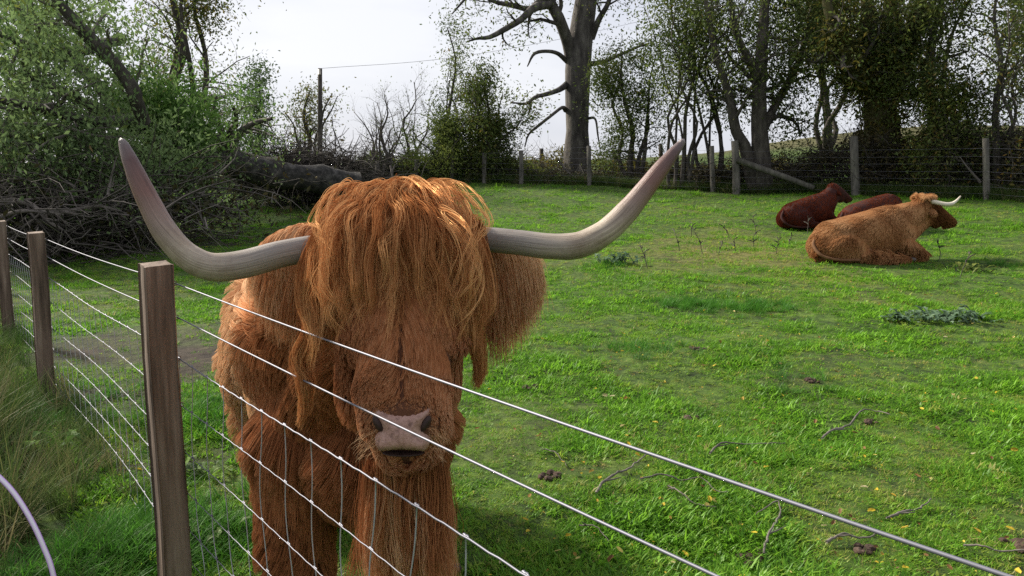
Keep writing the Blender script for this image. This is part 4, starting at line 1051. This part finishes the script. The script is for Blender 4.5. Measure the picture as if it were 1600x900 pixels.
# broad ivy-clad tree at 1375
Y = 21; f = foot(1380, Y)
limbs = [([f, PT(1380, 222, Y), PT(1376, 180, Y), PT(1372, 140, Y), PT(1365, 95, Y), PT(1358, 40, Y), PT(1350, -60, Y)], [.55, .46, .40, .34, .26, .2, .1], 3.4, .35),
         ([PT(1372, 150, Y), PT(1345, 120, Y-.5), PT(1318, 82, Y-.9), PT(1300, 40, Y-1), PT(1285, -30, Y-1)], [.24, .2, .17, .13, .08], 3.0, .3),
         ([PT(1376, 150, Y), PT(1402, 115, Y-.3), PT(1420, 70, Y-.5), PT(1440, 10, Y-.6), PT(1450, -50, Y-.5)], [.24, .2, .16, .12, .07], 3.0, .3),
         ([PT(1370, 120, Y), PT(1385, 70, Y+.8), PT(1395, 0, Y+1), PT(1400, -80, Y+1)], [.2, .16, .12, .07], 3.0, .3)]
ivy = tree('ivy_clad_tree', 'broad ivy-clad tree with a thick mossy trunk behind the resting cows', 'tree', f, limbs, cD, 3, [('leaf_dark', .7, 3, .07, .22), ('leaf_yellow', .3, 2, .07, .2), ('leaf_mixed', .35, 2, .075, .2)], 'bark_ivy', 35)[0]
iv = []
for pts, rads, _, _ in limbs:
    P_, R_ = spline([tuple(p) for p in pts], 40, rads)
    for k in range(30):
        for _i in range(26):
            a = random.uniform(0, 6.283); iv.append((P_[k][0]+math.cos(a)*R_[k]*1.15, P_[k][1]+math.sin(a)*R_[k]*1.15, P_[k][2]+random.gauss(0, .1)))
crown('ivy', iv, 3, .06, .09, M['leaf_mixed'], ivy, 77)
crown('ivy', [p for p in iv if random.random() < .35], 2, .07, .12, M['leaf_yellow'], ivy, 78)
ct('tree', 'blue-dark tree with a curving trunk right of the ivy-clad tree', 'tree', 1452, 20, -60, 4, cD, 3, [('leaf_dark', .65, 3, .065, .22)], .17, 36, spreadpx=60, lean=40, lo=.35, Lk=.34)
ct('tree', 'half-bare tree with zigzag branches at the right edge', 'tree', 1553, 18.5, -40, 3, cBare, 3, [('leaf_dark', .3, 2, .06, .2), ('leaf_mixed', .2, 2, .06, .2)], .10, 37, spreadpx=70, lo=.3, Lk=.34)
ct('tree', 'leafy tree rising behind the gap between forked and ivy-clad trees', 'tree', 1290, 27, -60, 4, cD, 3, [('leaf_dark', .7, 3, .085, .26), ('leaf_mixed', .4, 2, .085, .26)], .16, 38, spreadpx=80, lo=.4, Lk=.34)
ct('tree', 'leafy tree beyond the right edge whose crown hangs into the frame', 'tree', 1650, 21, -80, 4, cD, 3, [('leaf_dark', .7, 3, .08, .26)], .18, 39, spreadpx=100, lo=.3, Lk=.38)
ct('hawthorn', 'thorny low tree filling the hedge below the blue-dark tree', 'shrub', 1480, 19, 120, 6, cD, 3, [('leaf_dark', .5, 3, .06, .18), ('leaf_mixed', .3, 2, .06, .18)], .07, 40, spreadpx=55, lo=.1, Lk=.36)
print('leaf anchors', na, NA)

# utility pole and its cables
f = foot(503, 31, .3)
pole = thing('utility_pole', 'bare wooden utility pole standing against the sky on the left', 'pole', tuple(f))
mb = MB(); top = Vector(PT(500, 107, 31)); mb.tube([f, f.lerp(top, .5), top], [.12, .10, .085], 12); mb.build('pole_shaft', M['bark'], pole)
mb = MB(); mb.tube([top+Vector((0, -.15, -.25)), top+Vector((0, -.15, -.05))], [.05, .05], 8); mb.build('insulator', M['horn_b'], pole)
for lab, ts in (('thin power cable rising from the pole to the upper right behind the big tree', [top, Vector(PT(690, 92, 34)), Vector(PT(880, 60, 38)), Vector(PT(1100, 10, 46))]),):
    mb = MB(); mb.tube(spline(ts, 24), .007, 5); tag(mb.build('power_cable', M['bark']), lab, 'cable')

# ------------------------------------------------------------------ the fallen tree on the left
f = Vector(PT(430, 275, 19)); f.z = gz(f.x, f.y)
Yf = 19
limbs = [([PT(560, 288, 20), PT(500, 280, 19.6), PT(440, 274, 19.2), PT(390, 264, 18.7), PT(345, 252, 18), PT(300, 246, 17), PT(230, 258, 15.5), PT(150, 285, 14.3)], [.32, .36, .35, .32, .28, .24, .2, .12], 4.4, .45),
         ([PT(435, 268, 19.2), PT(390, 258, 18.8), PT(352, 240, 18.4), PT(320, 214, 17.8), PT(280, 190, 17)], [.34, .30, .26, .20, .12], 3.2, .45),
         ([PT(225, 190, 13.2), PT(213, 158, 12.9), PT(205, 135, 12.8), PT(178, 98, 12.7), PT(150, 70, 12.6), PT(118, 35, 12.5), PT(90, 0, 12.5), PT(60, -60, 12.5)], [.12, .12, .12, .11, .105, .09, .08, .05], 1.6, .45),
         ([PT(330, 250, 17.5), PT(262, 215, 16), PT(190, 190, 15), PT(110, 150, 14.2), PT(30, 110, 14)], [.2, .16, .13, .10, .05], 3.4, .2),
         ([PT(300, 252, 17), PT(215, 240, 15), PT(130, 222, 13.8), PT(40, 215, 13), PT(-60, 190, 13)], [.2, .16, .13, .10, .05], 3.4, .2),
         ([PT(300, 250, 17), PT(230, 200, 16.5), PT(150, 130, 16.5), PT(60, 40, 16.5), PT(-30, -30, 16.5)], [.2, .16, .14, .10, .05], 3.6, .15),
         ([PT(280, 262, 16), PT(215, 285, 14), PT(140, 310, 13), PT(60, 320, 12.4), PT(-40, 300, 12)], [.16, .13, .10, .07, .03], 2.6, .2),
         ([PT(340, 262, 17.5), PT(300, 278, 15.8), PT(262, 300, 14.6), PT(225, 330, 13.5)], [.12, .09, .07, .03], 1.6, .2),
         ([PT(250, 180, 16.3), PT(150, 190, 13.5), PT(70, 170, 12.6), PT(-40, 150, 12)], [.12, .10, .08, .04], 3.2, .15),
         ([PT(190, 60, 16.4), PT(120, 80, 14.8), PT(40, 70, 14), PT(-60, 20, 14)], [.12, .10, .08, .04], 3.2, .15)]
cF = dict(n=[9, 8, 6, 4], ratio=.50, wob=.24, up=-.03, spread=.9, rr=.42, taper=.3)
cfgF = dict(cF)
root = thing('fallen_tree', 'huge storm-felled tree lying on its side with grey-green wilting crown on the left', 'tree', tuple(f))
g = Grower(61)
for i, (pts, rads, L, lo) in enumerate(limbs):
    P_, R_ = spline([tuple(p) for p in pts], 30, rads); R_ = R_*(1+.22*vnoise(P_*2.3)+.08*vnoise(P_*7)); mb = MB(); mb.tube(P_, R_, 12 if i == 0 else 8)
    mb.build('trunk' if i == 0 else 'limb', M['log'] if i == 0 else M['bark'], root)
    g.sprout([Vector(p) for p in P_], list(R_), L, 1, 3, cfgF, lo)
g.mesh([('twigs', (1, 2, 3, 4), M['twig'])], root)
for ch in root.children:
    if ch.name.startswith('twigs'): ch['kind'] = 'stuff'
AF = np.array(g.leaf)
# direction of each anchor as seen from the path side decides nothing; the height does: low boughs are stripped and bare
zz = AF[:, 2]-ground_z(AF[:, 0], AF[:, 1])
kk = (zz > .3)*(rng.random(len(AF)) < sstep(zz, .35, 1.3)*.98)
AF2 = AF[kk > 0]; print('fallen', len(AF), len(AF2))
crown('crown', AF2, 10, .046, .42, M['leaf_ash'], root, 5, .9)
crown('crown', AF2[rng.random(len(AF2)) < .4], 4, .046, .42, M['leaf_dark'], root, 6, .9)
A_ = []
for (px, py, Y, rx, rz, n_) in ((20, 215, 12.8, 1.1, .5, 260), (110, 225, 13, 1.1, .5, 260), (200, 235, 13.6, .9, .4, 200), (270, 245, 14.8, .6, .3, 100), (60, 265, 12.8, 1.1, .35, 160), (170, 270, 13.4, 1.0, .3, 120)):
    c = at(px, py, Y)
    for _ in range(n_): A_.append((c.x+random.gauss(0, rx*.8), c.y+random.gauss(0, .6), c.z+random.gauss(0, rz*.8)))
crown('crown', A_, 9, .042, .2, M['leaf_ash'], root, 15, .9)
# a bough still fresh and bright green near the fork
A_ = []
for (px, py, Y, rx, rz, n_) in ((255, 165, 15.6, .7, .55, 260), (275, 210, 15.6, .6, .5, 260), (215, 150, 15.3, .5, .4, 100), (300, 190, 16, .45, .45, 120), (375, 155, 20, .5, .4, 50), (380, 215, 20, .6, .35, 60), (318, 293, 15, .22, .15, 14), (128, 320, 12.4, .22, .1, 10), (20, 60, 14, .8, .6, 25), (60, 20, 14.5, .8, .5, 25)):
    c = at(px, py, Y)
    for _ in range(n_): A_.append((c.x+random.gauss(0, rx*.6), c.y+random.gauss(0, rx*.6), c.z+random.gauss(0, rz*.6)))
crown('crown', A_, 9, .05, .2, M['leaf_bright'], root, 8, .9)

# dead boughs and brash spread below the fallen crown: each big one its own thing
def bough(label, pts, r0, seed, n1=7, L=1.2, mat='twig', name='broken_bough', bark=None):
    P0 = Vector(pts[0]); root = thing(name, label, 'branch', tuple(P0))
    g = Grower(seed); P_, R_ = g.limb(pts, list(np.linspace(r0, r0*.25, len(pts))), 0, 14)
    g.sprout([Vector(p) for p in P_], list(R_), L, 1, 3, dict(n=[n1, n1, 4], ratio=.6, wob=.2, up=.0, spread=.8, rr=.6, taper=.3), .15)
    g.mesh([('stem', (0,), M[bark or mat]), ('twigs', (1, 2, 3), M[mat])], root)
    for ch in root.children:
        if ch.name.startswith('twigs'): ch['kind'] = 'stuff'
    return root
def GP(px, py, dz=.05): p = on_ground(px, py); return (p.x, p.y, p.z+dz)
bough('forked grey bough curving up above the second fence post', [GP(60, 362, .05), PT(78, 335, 11.4), PT(110, 330, 11.4), PT(150, 322, 11.6), PT(190, 330, 11.8)], .06, 71)
bough('long pale broken bough sloping down at the far left', [PT(-20, 310, 11.2), PT(45, 318, 11.2), PT(75, 345, 11), PT(100, 360, 10.9)], .05, 72)
bough('twiggy grey branch sprawling on the turf beside the left horn tip', [GP(215, 345, .25), PT(250, 318, 13), PT(285, 308, 13.4), PT(320, 300, 14)], .05, 73)
bough('low dead branch lying in the grass right of the second post', [GP(120, 385, .1), GP(165, 372, .2), GP(190, 392, .12), GP(240, 398, .05)], .035, 74, 5, .7)
bough('bare branch fanning over the shaded grass at the crown edge', [GP(300, 350, .05), PT(262, 328, 13), PT(225, 318, 12.8), PT(180, 318, 12.4)], .05, 75)
bough('pale snapped limb sticking up in front of the dark brash', [GP(150, 352, .05), PT(165, 318, 12), PT(172, 285, 12), PT(182, 245, 12.1)], .04, 76, 4, .6)
bough('thin arching grey limb crossing the wilted crown', [PT(20, 195, 12.6), PT(90, 196, 12.5), PT(150, 212, 12.6), PT(215, 214, 13)], .04, 77, 6, .9)
bough('curved dead limb low in the brash at the left edge', [GP(-40, 372, .05), PT(10, 336, 11), PT(60, 330, 11), PT(100, 336, 11)], .045, 78, 6, .9)
# brash: a tangle of thin sticks nobody could count
def tangle(name, centres, mat, kind='stuff', lab=None, cat=None, rad=.010, seed=3):
    rg = np.random.default_rng(seed); Ps = []; Rs = []
    for (c, s, n_, L) in centres:
        p = np.array(c)+rg.normal(0, 1, (n_, 3))*np.array(s); p[:, 2] = np.maximum(p[:, 2], ground_z(p[:, 0], p[:, 1])+.01)
        d = nrm(rg.normal(0, 1, (n_, 3))*[1, 1, .45]); ln = L*(.4+.9*rg.random((n_, 1)))
        Q_ = [p]
        for k in range(4):
            d = nrm(d+rg.normal(0, .25, (n_, 3))); p = p+d*ln/4; p[:, 2] = np.maximum(p[:, 2], ground_z(p[:, 0], p[:, 1])+.01); Q_.append(p)
        Ps.append(np.stack(Q_, 1)); Rs.append(np.outer(rad*(.5+1.3*rg.random(n_)**2), np.linspace(1, .35, 5)))
    V, Q = tubes_np(np.concatenate(Ps), np.concatenate(Rs), 3)
    o = obj_np(name, V, Q, mat, None, True, {'tint': rg.random(len(V))}); return tag(o, lab, cat, None, kind)
cen = []
for px, py, Y, n_ in ((20, 345, 12.4, 700), (110, 340, 12.2, 700), (200, 332, 13.4, 400), (280, 318, 14.8, 120), (60, 315, 14, 400), (150, 312, 14.5, 400), (240, 312, 15, 120), (340, 306, 17, 50), (-60, 330, 12, 400)):
    c = at(px, py, Y); cen.append((tuple(c), (.9, .9, .26), int(n_*.6), 1.4))
tangle('brash', [(c, s, int(n_*.45), L) for c, s, n_, L in cen], M['twig'], rad=.010)
tangle('brash', [(c, (s[0]*.9, s[1]*.8, s[2]*1.5), int(n_*.5), 1.5) for c, s, n_, L in cen], M['twig_dark'], rad=.013, seed=8)
# leaf litter and shade plants deep in the brash
A_ = []
for c, s, n_, L in cen:
    for _ in range(int(n_*1.3)): A_.append((c[0]+random.gauss(0, 1.1), c[1]+1.2+random.gauss(0, 1.1), c[2]+random.gauss(0, .45)))
A_ = np.array(A_); A_ = A_[A_[:, 2] > ground_z(A_[:, 0], A_[:, 1])]
o = crown('brash_leaves', A_, 3, .06, .2, M['bramble'], None, 12)

# heap of cut brushwood under the utility pole
hp = thing('brushwood_heap', 'dark heap of cut brushwood with a pole laid across its top below the utility pole', 'brush pile', tuple(foot(470, 21.5, 0)))
cc = [(PT(470, 268, 21.5), (.75, .5, .28), 1500, 1.2), (PT(420, 275, 21), (.5, .4, .25), 500, 1.0), (PT(520, 275, 21.5), (.6, .5, .22), 700, 1.0), (PT(480, 285, 21), (1.1, .4, .2), 700, 1.0), (PT(560, 292, 22), (.6, .4, .12), 300, .8)]
th = tangle('sticks', cc, M['twig_dark'], rad=.013, seed=5); V_ = None
th.data.transform(__import__('mathutils').Matrix.Translation(-Vector(hp.location))); th.parent = hp
mb = MB(); mb.tube([PT(440, 246, 21.2), PT(480, 243, 21), PT(522, 238, 21)], [.05, .045, .035], 7); mb.build('laid_pole', M['twig'], hp)

# ------------------------------------------------------------------ far fence, hedge growth behind it
M['old_post'] = mat_noise('weathered_post', [(.3, (.045, .042, .036)), (.6, (.13, .12, .10)), (.8, (.22, .205, .17))], 10, (1, 1, .2), .9, .5, .01)
ff = thing('wire_fence', 'distant stock fence of weathered round posts along the foot of the trees', 'fence', tuple(foot(920, 23.5, 0)))
FPX = [(1700, 15.5, 205, 318), (1537, 17.6, 216, 307), (1437, 18.6, 222, 303), (1334, 19.8, 213, 300), (1240, 20.8, 226, 298), (1148, 21.3, 220, 293), (1112, 21.8, 228, 293), (1020, 22.6, 232, 292), (920, 23.5, 228, 291), (814, 24, 235, 290), (757, 24.3, 239, 292), (707, 24.5, 244, 294), (651, 24.7, 250, 296), (590, 25, 252, 297), (520, 25.3, 254, 299)]
tops = []
for k, (px, Y, ty, by) in enumerate(FPX):
    X = (px-800)/1200*Y; b = Vector((X, Y, gz(X, Y)-.1)); tp_ = Vector(PT(px+(3 if px == 1537 else 0), ty, Y)); tops.append((b, tp_))
    if px in (1437, 1240, 1020): continue
    r_ = .075 if px not in (1148, 1334) else .11
    mb = MB(); mb.tube([b, b.lerp(tp_, .5)+Vector((random.gauss(0, .01), 0, 0)), tp_], [r_, r_*.93, r_*.9], 9); mb.build('post', M['old_post'], ff)
for h_ in (.12, .28, .45, .62, .80, .97, 1.15):
    mb = MB(); pts = []
    for (b, tp_) in tops:
        L_ = 1.15/max(.9, (tp_-b).length); p = b.lerp(tp_, min(.98, (h_+.1)*L_*.86)); pts.append((p.x, p.y-.09, p.z))
    mb.tube(pts, .0024, 4); mb.build('line_wire', M['wire'], ff)
# darker posts of an older fence behind
for (px, Y, ty) in ((988, 27, 230), (1032, 26, 225), (846, 28, 232), (960, 28, 236)):
    f = foot(px, Y); mb = MB(); tp_ = Vector(PT(px, ty, Y)); mb.tube([f, f.lerp(tp_, .5), tp_], [.08, .075, .07], 8)
    tag(mb.build('old_fence_post', M['bark']), {988: 'dark old fence post behind the fence, level with the right horn', 1032: 'dark old post between the right horn tip and the pale fence posts', 846: 'dark short post in the weeds left of the big trunk', 960: 'dark low post in the weeds right of the big trunk'}[px], 'post')
mb = MB(); pts = [PT(1152, 250, 21.2), PT(1185, 262, 21.0), PT(1225, 276, 20.7), PT(1272, 294, 20.3)]; mb.tube(pts, [.085, .085, .08, .07], 9)
tag(mb.build('leaning_rail', M['old_post']), 'weathered round rail propped aslant from the stout fence post to the ground', 'rail')
mb = MB(); pts = [PT(872, 250, 24.8), PT(886, 268, 24.6), PT(902, 280, 24.4), PT(918, 285, 24.2)]; mb.tube(pts, [.04, .035, .03, .015], 7)
tag(mb.build('dead_branch', M['twig']), 'pale crooked dead branch leaning against the foot of the big trunk', 'branch')
bough('pale forked branch hanging in the hedge near the right-hand post', [PT(1532, 285, 17.9), PT(1512, 262, 18), PT(1500, 245, 18.1)], .03, 79, 3, .5)

def hedge(name, segs, mat, per, size, seed, twigmat='twig_dark', tw=1.0, leaf=1.0):
    """segs: (px0, px1, Y, bottom py or None, top py0, top py1, count)"""
    rg = np.random.default_rng(seed); A_ = []; cen = []
    for (px0, px1, Y, t0, t1, n_) in segs:
        for n_, acc, pw, sd in ((int(n_*leaf), A_, .8, .45), (int(n_*.55*tw), cen, 1.0, .4)):
            q = rg.random(n_); px = px0+(px1-px0)*q; Yq = Y+rg.normal(0, sd, n_); X = (px-800)/1200*Yq; b_ = (450-(t0+(t1-t0)*q))/1200
            zt = CAM_H+Yq*(-math.sin(PITCH)+b_*math.cos(PITCH))/(math.cos(PITCH)+b_*math.sin(PITCH))+.12*np.sin(px*.11)+.1*np.sin(px*.043+1); zb = ground_z(X, Yq)
            acc.append(np.stack([X, Yq, zb+np.maximum(.08, zt-zb)*rg.random(n_)**pw], -1))
    A_ = np.concatenate(A_); cen = np.concatenate(cen)
    q = leaves_np(A_, per, size, .12, .3, seed)
    o = obj_np(name, q[0], q[1], mat, None, False, {'tint': q[2]}); tag(o, kind='stuff')
    if len(cen): tangle(name+'_stems', [(cen, (.1, .1, .1), len(cen), .9)], M[twigmat], rad=.008, seed=seed)
hedge('bramble_hedge', [(1235, 1330, 21.8, 245, 222, 900), (1330, 1450, 20.8, 214, 212, 1500), (1450, 1560, 19.6, 212, 212, 1500), (1560, 1760, 18.2, 206, 196, 1700), (1080, 1240, 22.6, 262, 250, 700)], M['bramble'], 3, .055, 101, tw=1.6)
hedge('bramble_hedge', [(1330, 1460, 20.9, 216, 214, 260), (1460, 1600, 19.4, 214, 205, 400), (1560, 1760, 18, 200, 190, 400)], M['leaf_mixed'], 3, .06, 102, tw=.2)
hedge('hedge', [(540, 640, 26, 250, 246, 1500), (640, 800, 25.6, 240, 238, 2500), (800, 850, 25.8, 248, 262, 400)], M['leaf_dark'], 3, .06, 103, tw=.8)
hedge('hedge', [(540, 620, 25.8, 262, 258, 300), (620, 850, 25.4, 262, 270, 500)], M['bramble'], 3, .06, 104)
hedge('tall_weeds', [(822, 892, 27, 246, 240, 420), (922, 1010, 26.5, 248, 250, 420), (1010, 1100, 25.5, 255, 262, 420), (1100, 1260, 25, 262, 255, 500)], M['leaf_yellow'], 3, .055, 105, tw=.8)
hedge('tall_weeds', [(820, 1250, 24.6, 272, 268, 1200), (380, 560, 23.5, 285, 280, 500)], M['bramble'], 3, .05, 106, tw=1.2)
# dry grass fringe along the far fence
protos = [blade_mesh('fringe_tuft', 26, .12, .2, .5, .010, .8, 3, M['rough_grass'], 1.0, .6) for _ in range(4)]
fr = []
for (a, b) in zip(FPX[:-1], FPX[1:]):
    for _ in range(230):
        q = random.random(); px = a[0]+(b[0]-a[0])*q; Y = a[1]+(b[1]-a[1])*q+abs(random.gauss(.15, .5)); fr.append(((px-800)/1200*Y, Y))
fr = np.array(fr); n = len(fr)
instancer('fringe_grass', np.stack([fr[:, 0], fr[:, 1], ground_z(fr[:, 0], fr[:, 1])], -1), np.stack([rng.normal(0, .15, n), rng.normal(0, .15, n), rng.random(n)*6.28], -1), .5+.5*rng.random(n), rng.integers(0, 4, n), np.clip(rng.normal(.25, .2, n), 0, .9), protos)

# ------------------------------------------------------------------ small things in the pasture
STK = [('pale curved stick with a hooked end lying beside the bare soil patch on the right', [(1282, 691), (1300, 683), (1325, 672), (1345, 655), (1365, 647), (1390, 660)], .010),
       ('thin forked stick lying level in the grass right of centre', [(1110, 717), (1128, 704), (1165, 702), (1225, 706)], .009),
       ('short stout stick slanting up to the right between the two plain wires', [(930, 778), (955, 760), (985, 738), (1012, 722)], .010),
       ('long thin wavy twig lying just under the top wire', [(1000, 759), (1035, 756), (1065, 758), (1095, 762), (1118, 774), (1135, 784)], .006),
       ('dark slender twig running down right below the wavy twig', [(1045, 768), (1062, 783), (1085, 797), (1120, 808)], .006),
       ('bent stick with an elbow standing near the lowest right soil patch', [(1192, 874), (1203, 846), (1217, 815), (1213, 800), (1180, 812)], .008),
       ('straight brown stick by the dark leaves above the top wire on the right', [(1385, 820), (1415, 813), (1435, 806), (1453, 797)], .009),
       ('flat piece of bark-brown stick lying below the wire on the right', [(1290, 857), (1320, 850), (1345, 849), (1368, 851)], .009),
       ('long pale twig reaching the right edge at the bottom', [(1505, 862), (1530, 870), (1565, 872), (1600, 880), (1630, 886)], .007),
       ('small pale twig lying on the turf right of the muzzle', [(848, 712), (868, 720), (886, 736)], .005),
       ('tiny twig in the grass near the right soil patch', [(905, 828), (930, 840), (952, 858)], .005)]
for lab, pl, r_ in STK:
    pts = []
    for k, (a, b) in enumerate(pl):
        p = on_ground(a, b); pts.append((p.x, p.y, p.z+.022+.018*(k % 2)))
    P_, R_ = spline(pts, 30, list(np.linspace(r_*.7, r_*.3, len(pts)))); P_ = P_+.006*vec_noise(P_*38)*[1, 1, .6]+.0025*vec_noise(P_*110); R_ = R_*(1+.22*vnoise(P_*60))
    mb = MB(); mb.tube(P_, R_, 7)
    d = P_[9]-P_[4]; nrm_ = np.array([d[1], -d[0], .015]); nrm_ = nrm_/np.linalg.norm(nrm_)
    mb.tube([P_[6], P_[6]+.5*d*.5+nrm_*.03, P_[6]+d*.6+nrm_*.055], [r_*.6, r_*.4, r_*.2], 5)
    tag(mb.build('stick', M['twig']), lab, 'stick')
# clods of trodden soil and dung
M['clod'] = mat_noise('dark_clod', [(.3, (.022, .014, .010)), (.55, (.07, .045, .032)), (.8, (.16, .12, .09))], 16, rough=.95, bump=.9, bdist=.02)
for lab, px, py, r_ in (('crumbly dark soil clod right of the cow, level with its nostrils', 832, 610, .06), ('dark patch of broken soil below the muzzle on the right', 860, 748, .045), ('small hollow dark clod under the middle of the pasture', 1085, 657, .05), ('matted brown tuft at the bottom beside the cow', 690, 888, .08),
                        ('brown clod with dead leaves at the bottom right of centre', 1178, 882, .06), ('little dark clod far out near the tussocks', 1092, 548, .06), ('dark clod near the right edge above the twig', 1590, 858, .06), ('flat brown clod by the straight stick', 1352, 862, .045), ('small earthy clod at the right of the middle', 1272, 430+168, .05), ('dark soil lump by the curved stick', 1358, 662, .045)):
    p = on_ground(px, py); mb = MB()
    for _ in range(9):
        a = random.uniform(0, 6.28); d = random.random()**.5*r_; rr = r_*random.uniform(.25, .5)
        V_, a4, a3 = uv_ball((0, 0, 0), (rr, rr, rr*.6), 14, 9); V_ = V_*(1+.35*vnoise(V_/r_*5+random.uniform(0, 20)))[:, None]+np.array([p.x+math.cos(a)*d, p.y+math.sin(a)*d, p.z+rr*.3])
        mb.add(V_, a4); mb.F3.append(a3+mb.n-len(V_))
    tag(mb.build('soil_clod', M['clod'], None, False), lab, 'soil clod')
# grey-green thistle rosette and other low plants
M['thistle'] = mat_leaf('thistle_leaf', [(.05, .09, .05), (.09, .15, .085), (.17, .24, .15)], .25)
def rosette(name, label, px, py, R0, nl, Lf, mat, seed, lift=.35):
    rg = random.Random(seed); c = on_ground(px, py); root = thing(name, label, 'plant', tuple(c)); mb = MB()
    for i in range(nl):
        a = rg.uniform(0, 6.28); d = rg.random()**.6*R0; b = Vector((c.x+math.cos(a)*d*1.5, c.y+math.sin(a)*d*.8, 0)); b.z = gz(b.x, b.y)
        az = rg.uniform(0, 6.28); L = Lf*rg.uniform(.5, 1.1); up = rg.uniform(.2, 1)*lift; n_ = 7; V_ = []; F_ = []
        side = Vector((-math.sin(az), math.cos(az), 0))
        for k in range(n_+1):
            q = k/n_; p = b+Vector((math.cos(az), math.sin(az), 0))*L*q+Vector((0, 0, up*L*math.sin(q*2.4)+.01)); w_ = L*.13*math.sin(math.pi*min(1, q*.92+.06))*(1.5 if k % 2 else .6)
            V_ += [tuple(p-side*w_+Vector((0, 0, .3*w_))), tuple(p), tuple(p+side*w_+Vector((0, 0, .3*w_)))]
            if k < n_: F_ += [(3*k, 3*k+1, 3*k+4, 3*k+3), (3*k+1, 3*k+2, 3*k+5, 3*k+4)]
        mb.add(V_, F_, rg.random())
    o = mb.build('leaf', mat, root, False); tag(o, kind='stuff'); return root
rosette('thistle', 'wide grey-green thistle patch in the turf on the right', 1475, 500, .34, 120, .17, M['thistle'], 1, .5)
rosette('thistle', 'small grey thistle tuft left of the wide thistle patch', 1418, 502, .12, 14, .16, M['thistle'], 2)
rosette('thistle', 'low dark-green thistle among the dead stems at mid field', 965, 412, .22, 34, .24, M['thistle'], 3, .7)
rosette('thistle', 'dark weed rosette right of the golden cow', 1510, 425, .25, 26, .2, M['leaf_dark'], 4, .6)
rosette('dock_plant', 'broad-leaved dock in the rough grass left of the near post', 82, 712, .06, 7, .17, M['leaf_bright'], 5, .8)
rosette('dock_plant', 'lush dock leaves between the near post and the cow', 315, 740, .12, 16, .13, M['leaf_ash'], 6, .8)
rosette('dock_plant', 'clump of weedy leaves at the foot of the wire beside the cow', 330, 850, .12, 16, .12, M['leaf_ash'], 7, .8)
# dead dock stems
dz = [(1062, 392, 'dead brown weed stem at the left end of the row of dead stems'), (1080, 372, 'dead weed stem farthest back at the left of the dead stems'), (1098, 398, 'dead weed stem nearest the camera at the left of the dead stems'),
      (1122, 400, 'dead weed stem near the middle of the row, in front of the others'), (1140, 372, 'dead weed stem far back in the middle of the row of dead stems'), (1150, 394, 'crooked dead weed stem just right of the middle of the row'),
      (1178, 388, 'dead weed stem in the right half of the row of dead stems'), (1182, 368, 'dead weed stem set back behind the right half of the row'), (1212, 398, 'dead weed stem left of the mahogany cow, nearer the camera'),
      (1232, 386, 'dead weed stem just in front of the rump of the mahogany cow'), (1262, 366, 'dead weed stem standing against the side of the mahogany cow'), (1012, 420, 'lone dead weed stem beside the low green thistle at mid field'),
      (1468, 408, 'dead weed stem at the forelegs of the golden cow'), (1500, 432, 'dead weed stem to the right of the golden cow, nearer the camera')]
for k, (px, py, lab) in enumerate(dz):
    p = on_ground(px, py); r_ = random.Random(k+300); h_ = r_.uniform(.18, .42); pts = [p+Vector((0, 0, -.03))]; q = p.copy(); d = Vector((r_.gauss(0, .2), r_.gauss(0, .2), 1)).normalized()
    for s_ in range(5): d = (d+Vector((r_.gauss(0, .12), r_.gauss(0, .12), 0))).normalized(); q = q+d*h_/5; pts.append(q.copy())
    mb = MB(); mb.tube(pts, [.007, .006, .006, .005, .005, .003], 5)
    for s_ in range(5):
        b = pts[r_.randint(2, 5)]; e = b+Vector((r_.gauss(0, .05), r_.gauss(0, .05), r_.uniform(.02, .07))); mb.tube([b, b.lerp(e, .5)+Vector((0, 0, .01)), e], [.006, .009, .005], 5)
    tag(mb.build('dead_weed', M['bark']), lab, 'weed', 'dead weeds in the pasture')
p = on_ground(612, 297); mb = MB(); mb.tube([p, p+Vector((.05, 0, .35)), p+Vector((-.03, 0, .75))], [.05, .035, .03], 6); mb.tube([p+Vector((0, 0, .5)), p+Vector((.12, 0, .78))], [.03, .02], 6)
tag(mb.build('stump', M['twig']), 'small brown stump just over the crown of the large cow', 'stump')
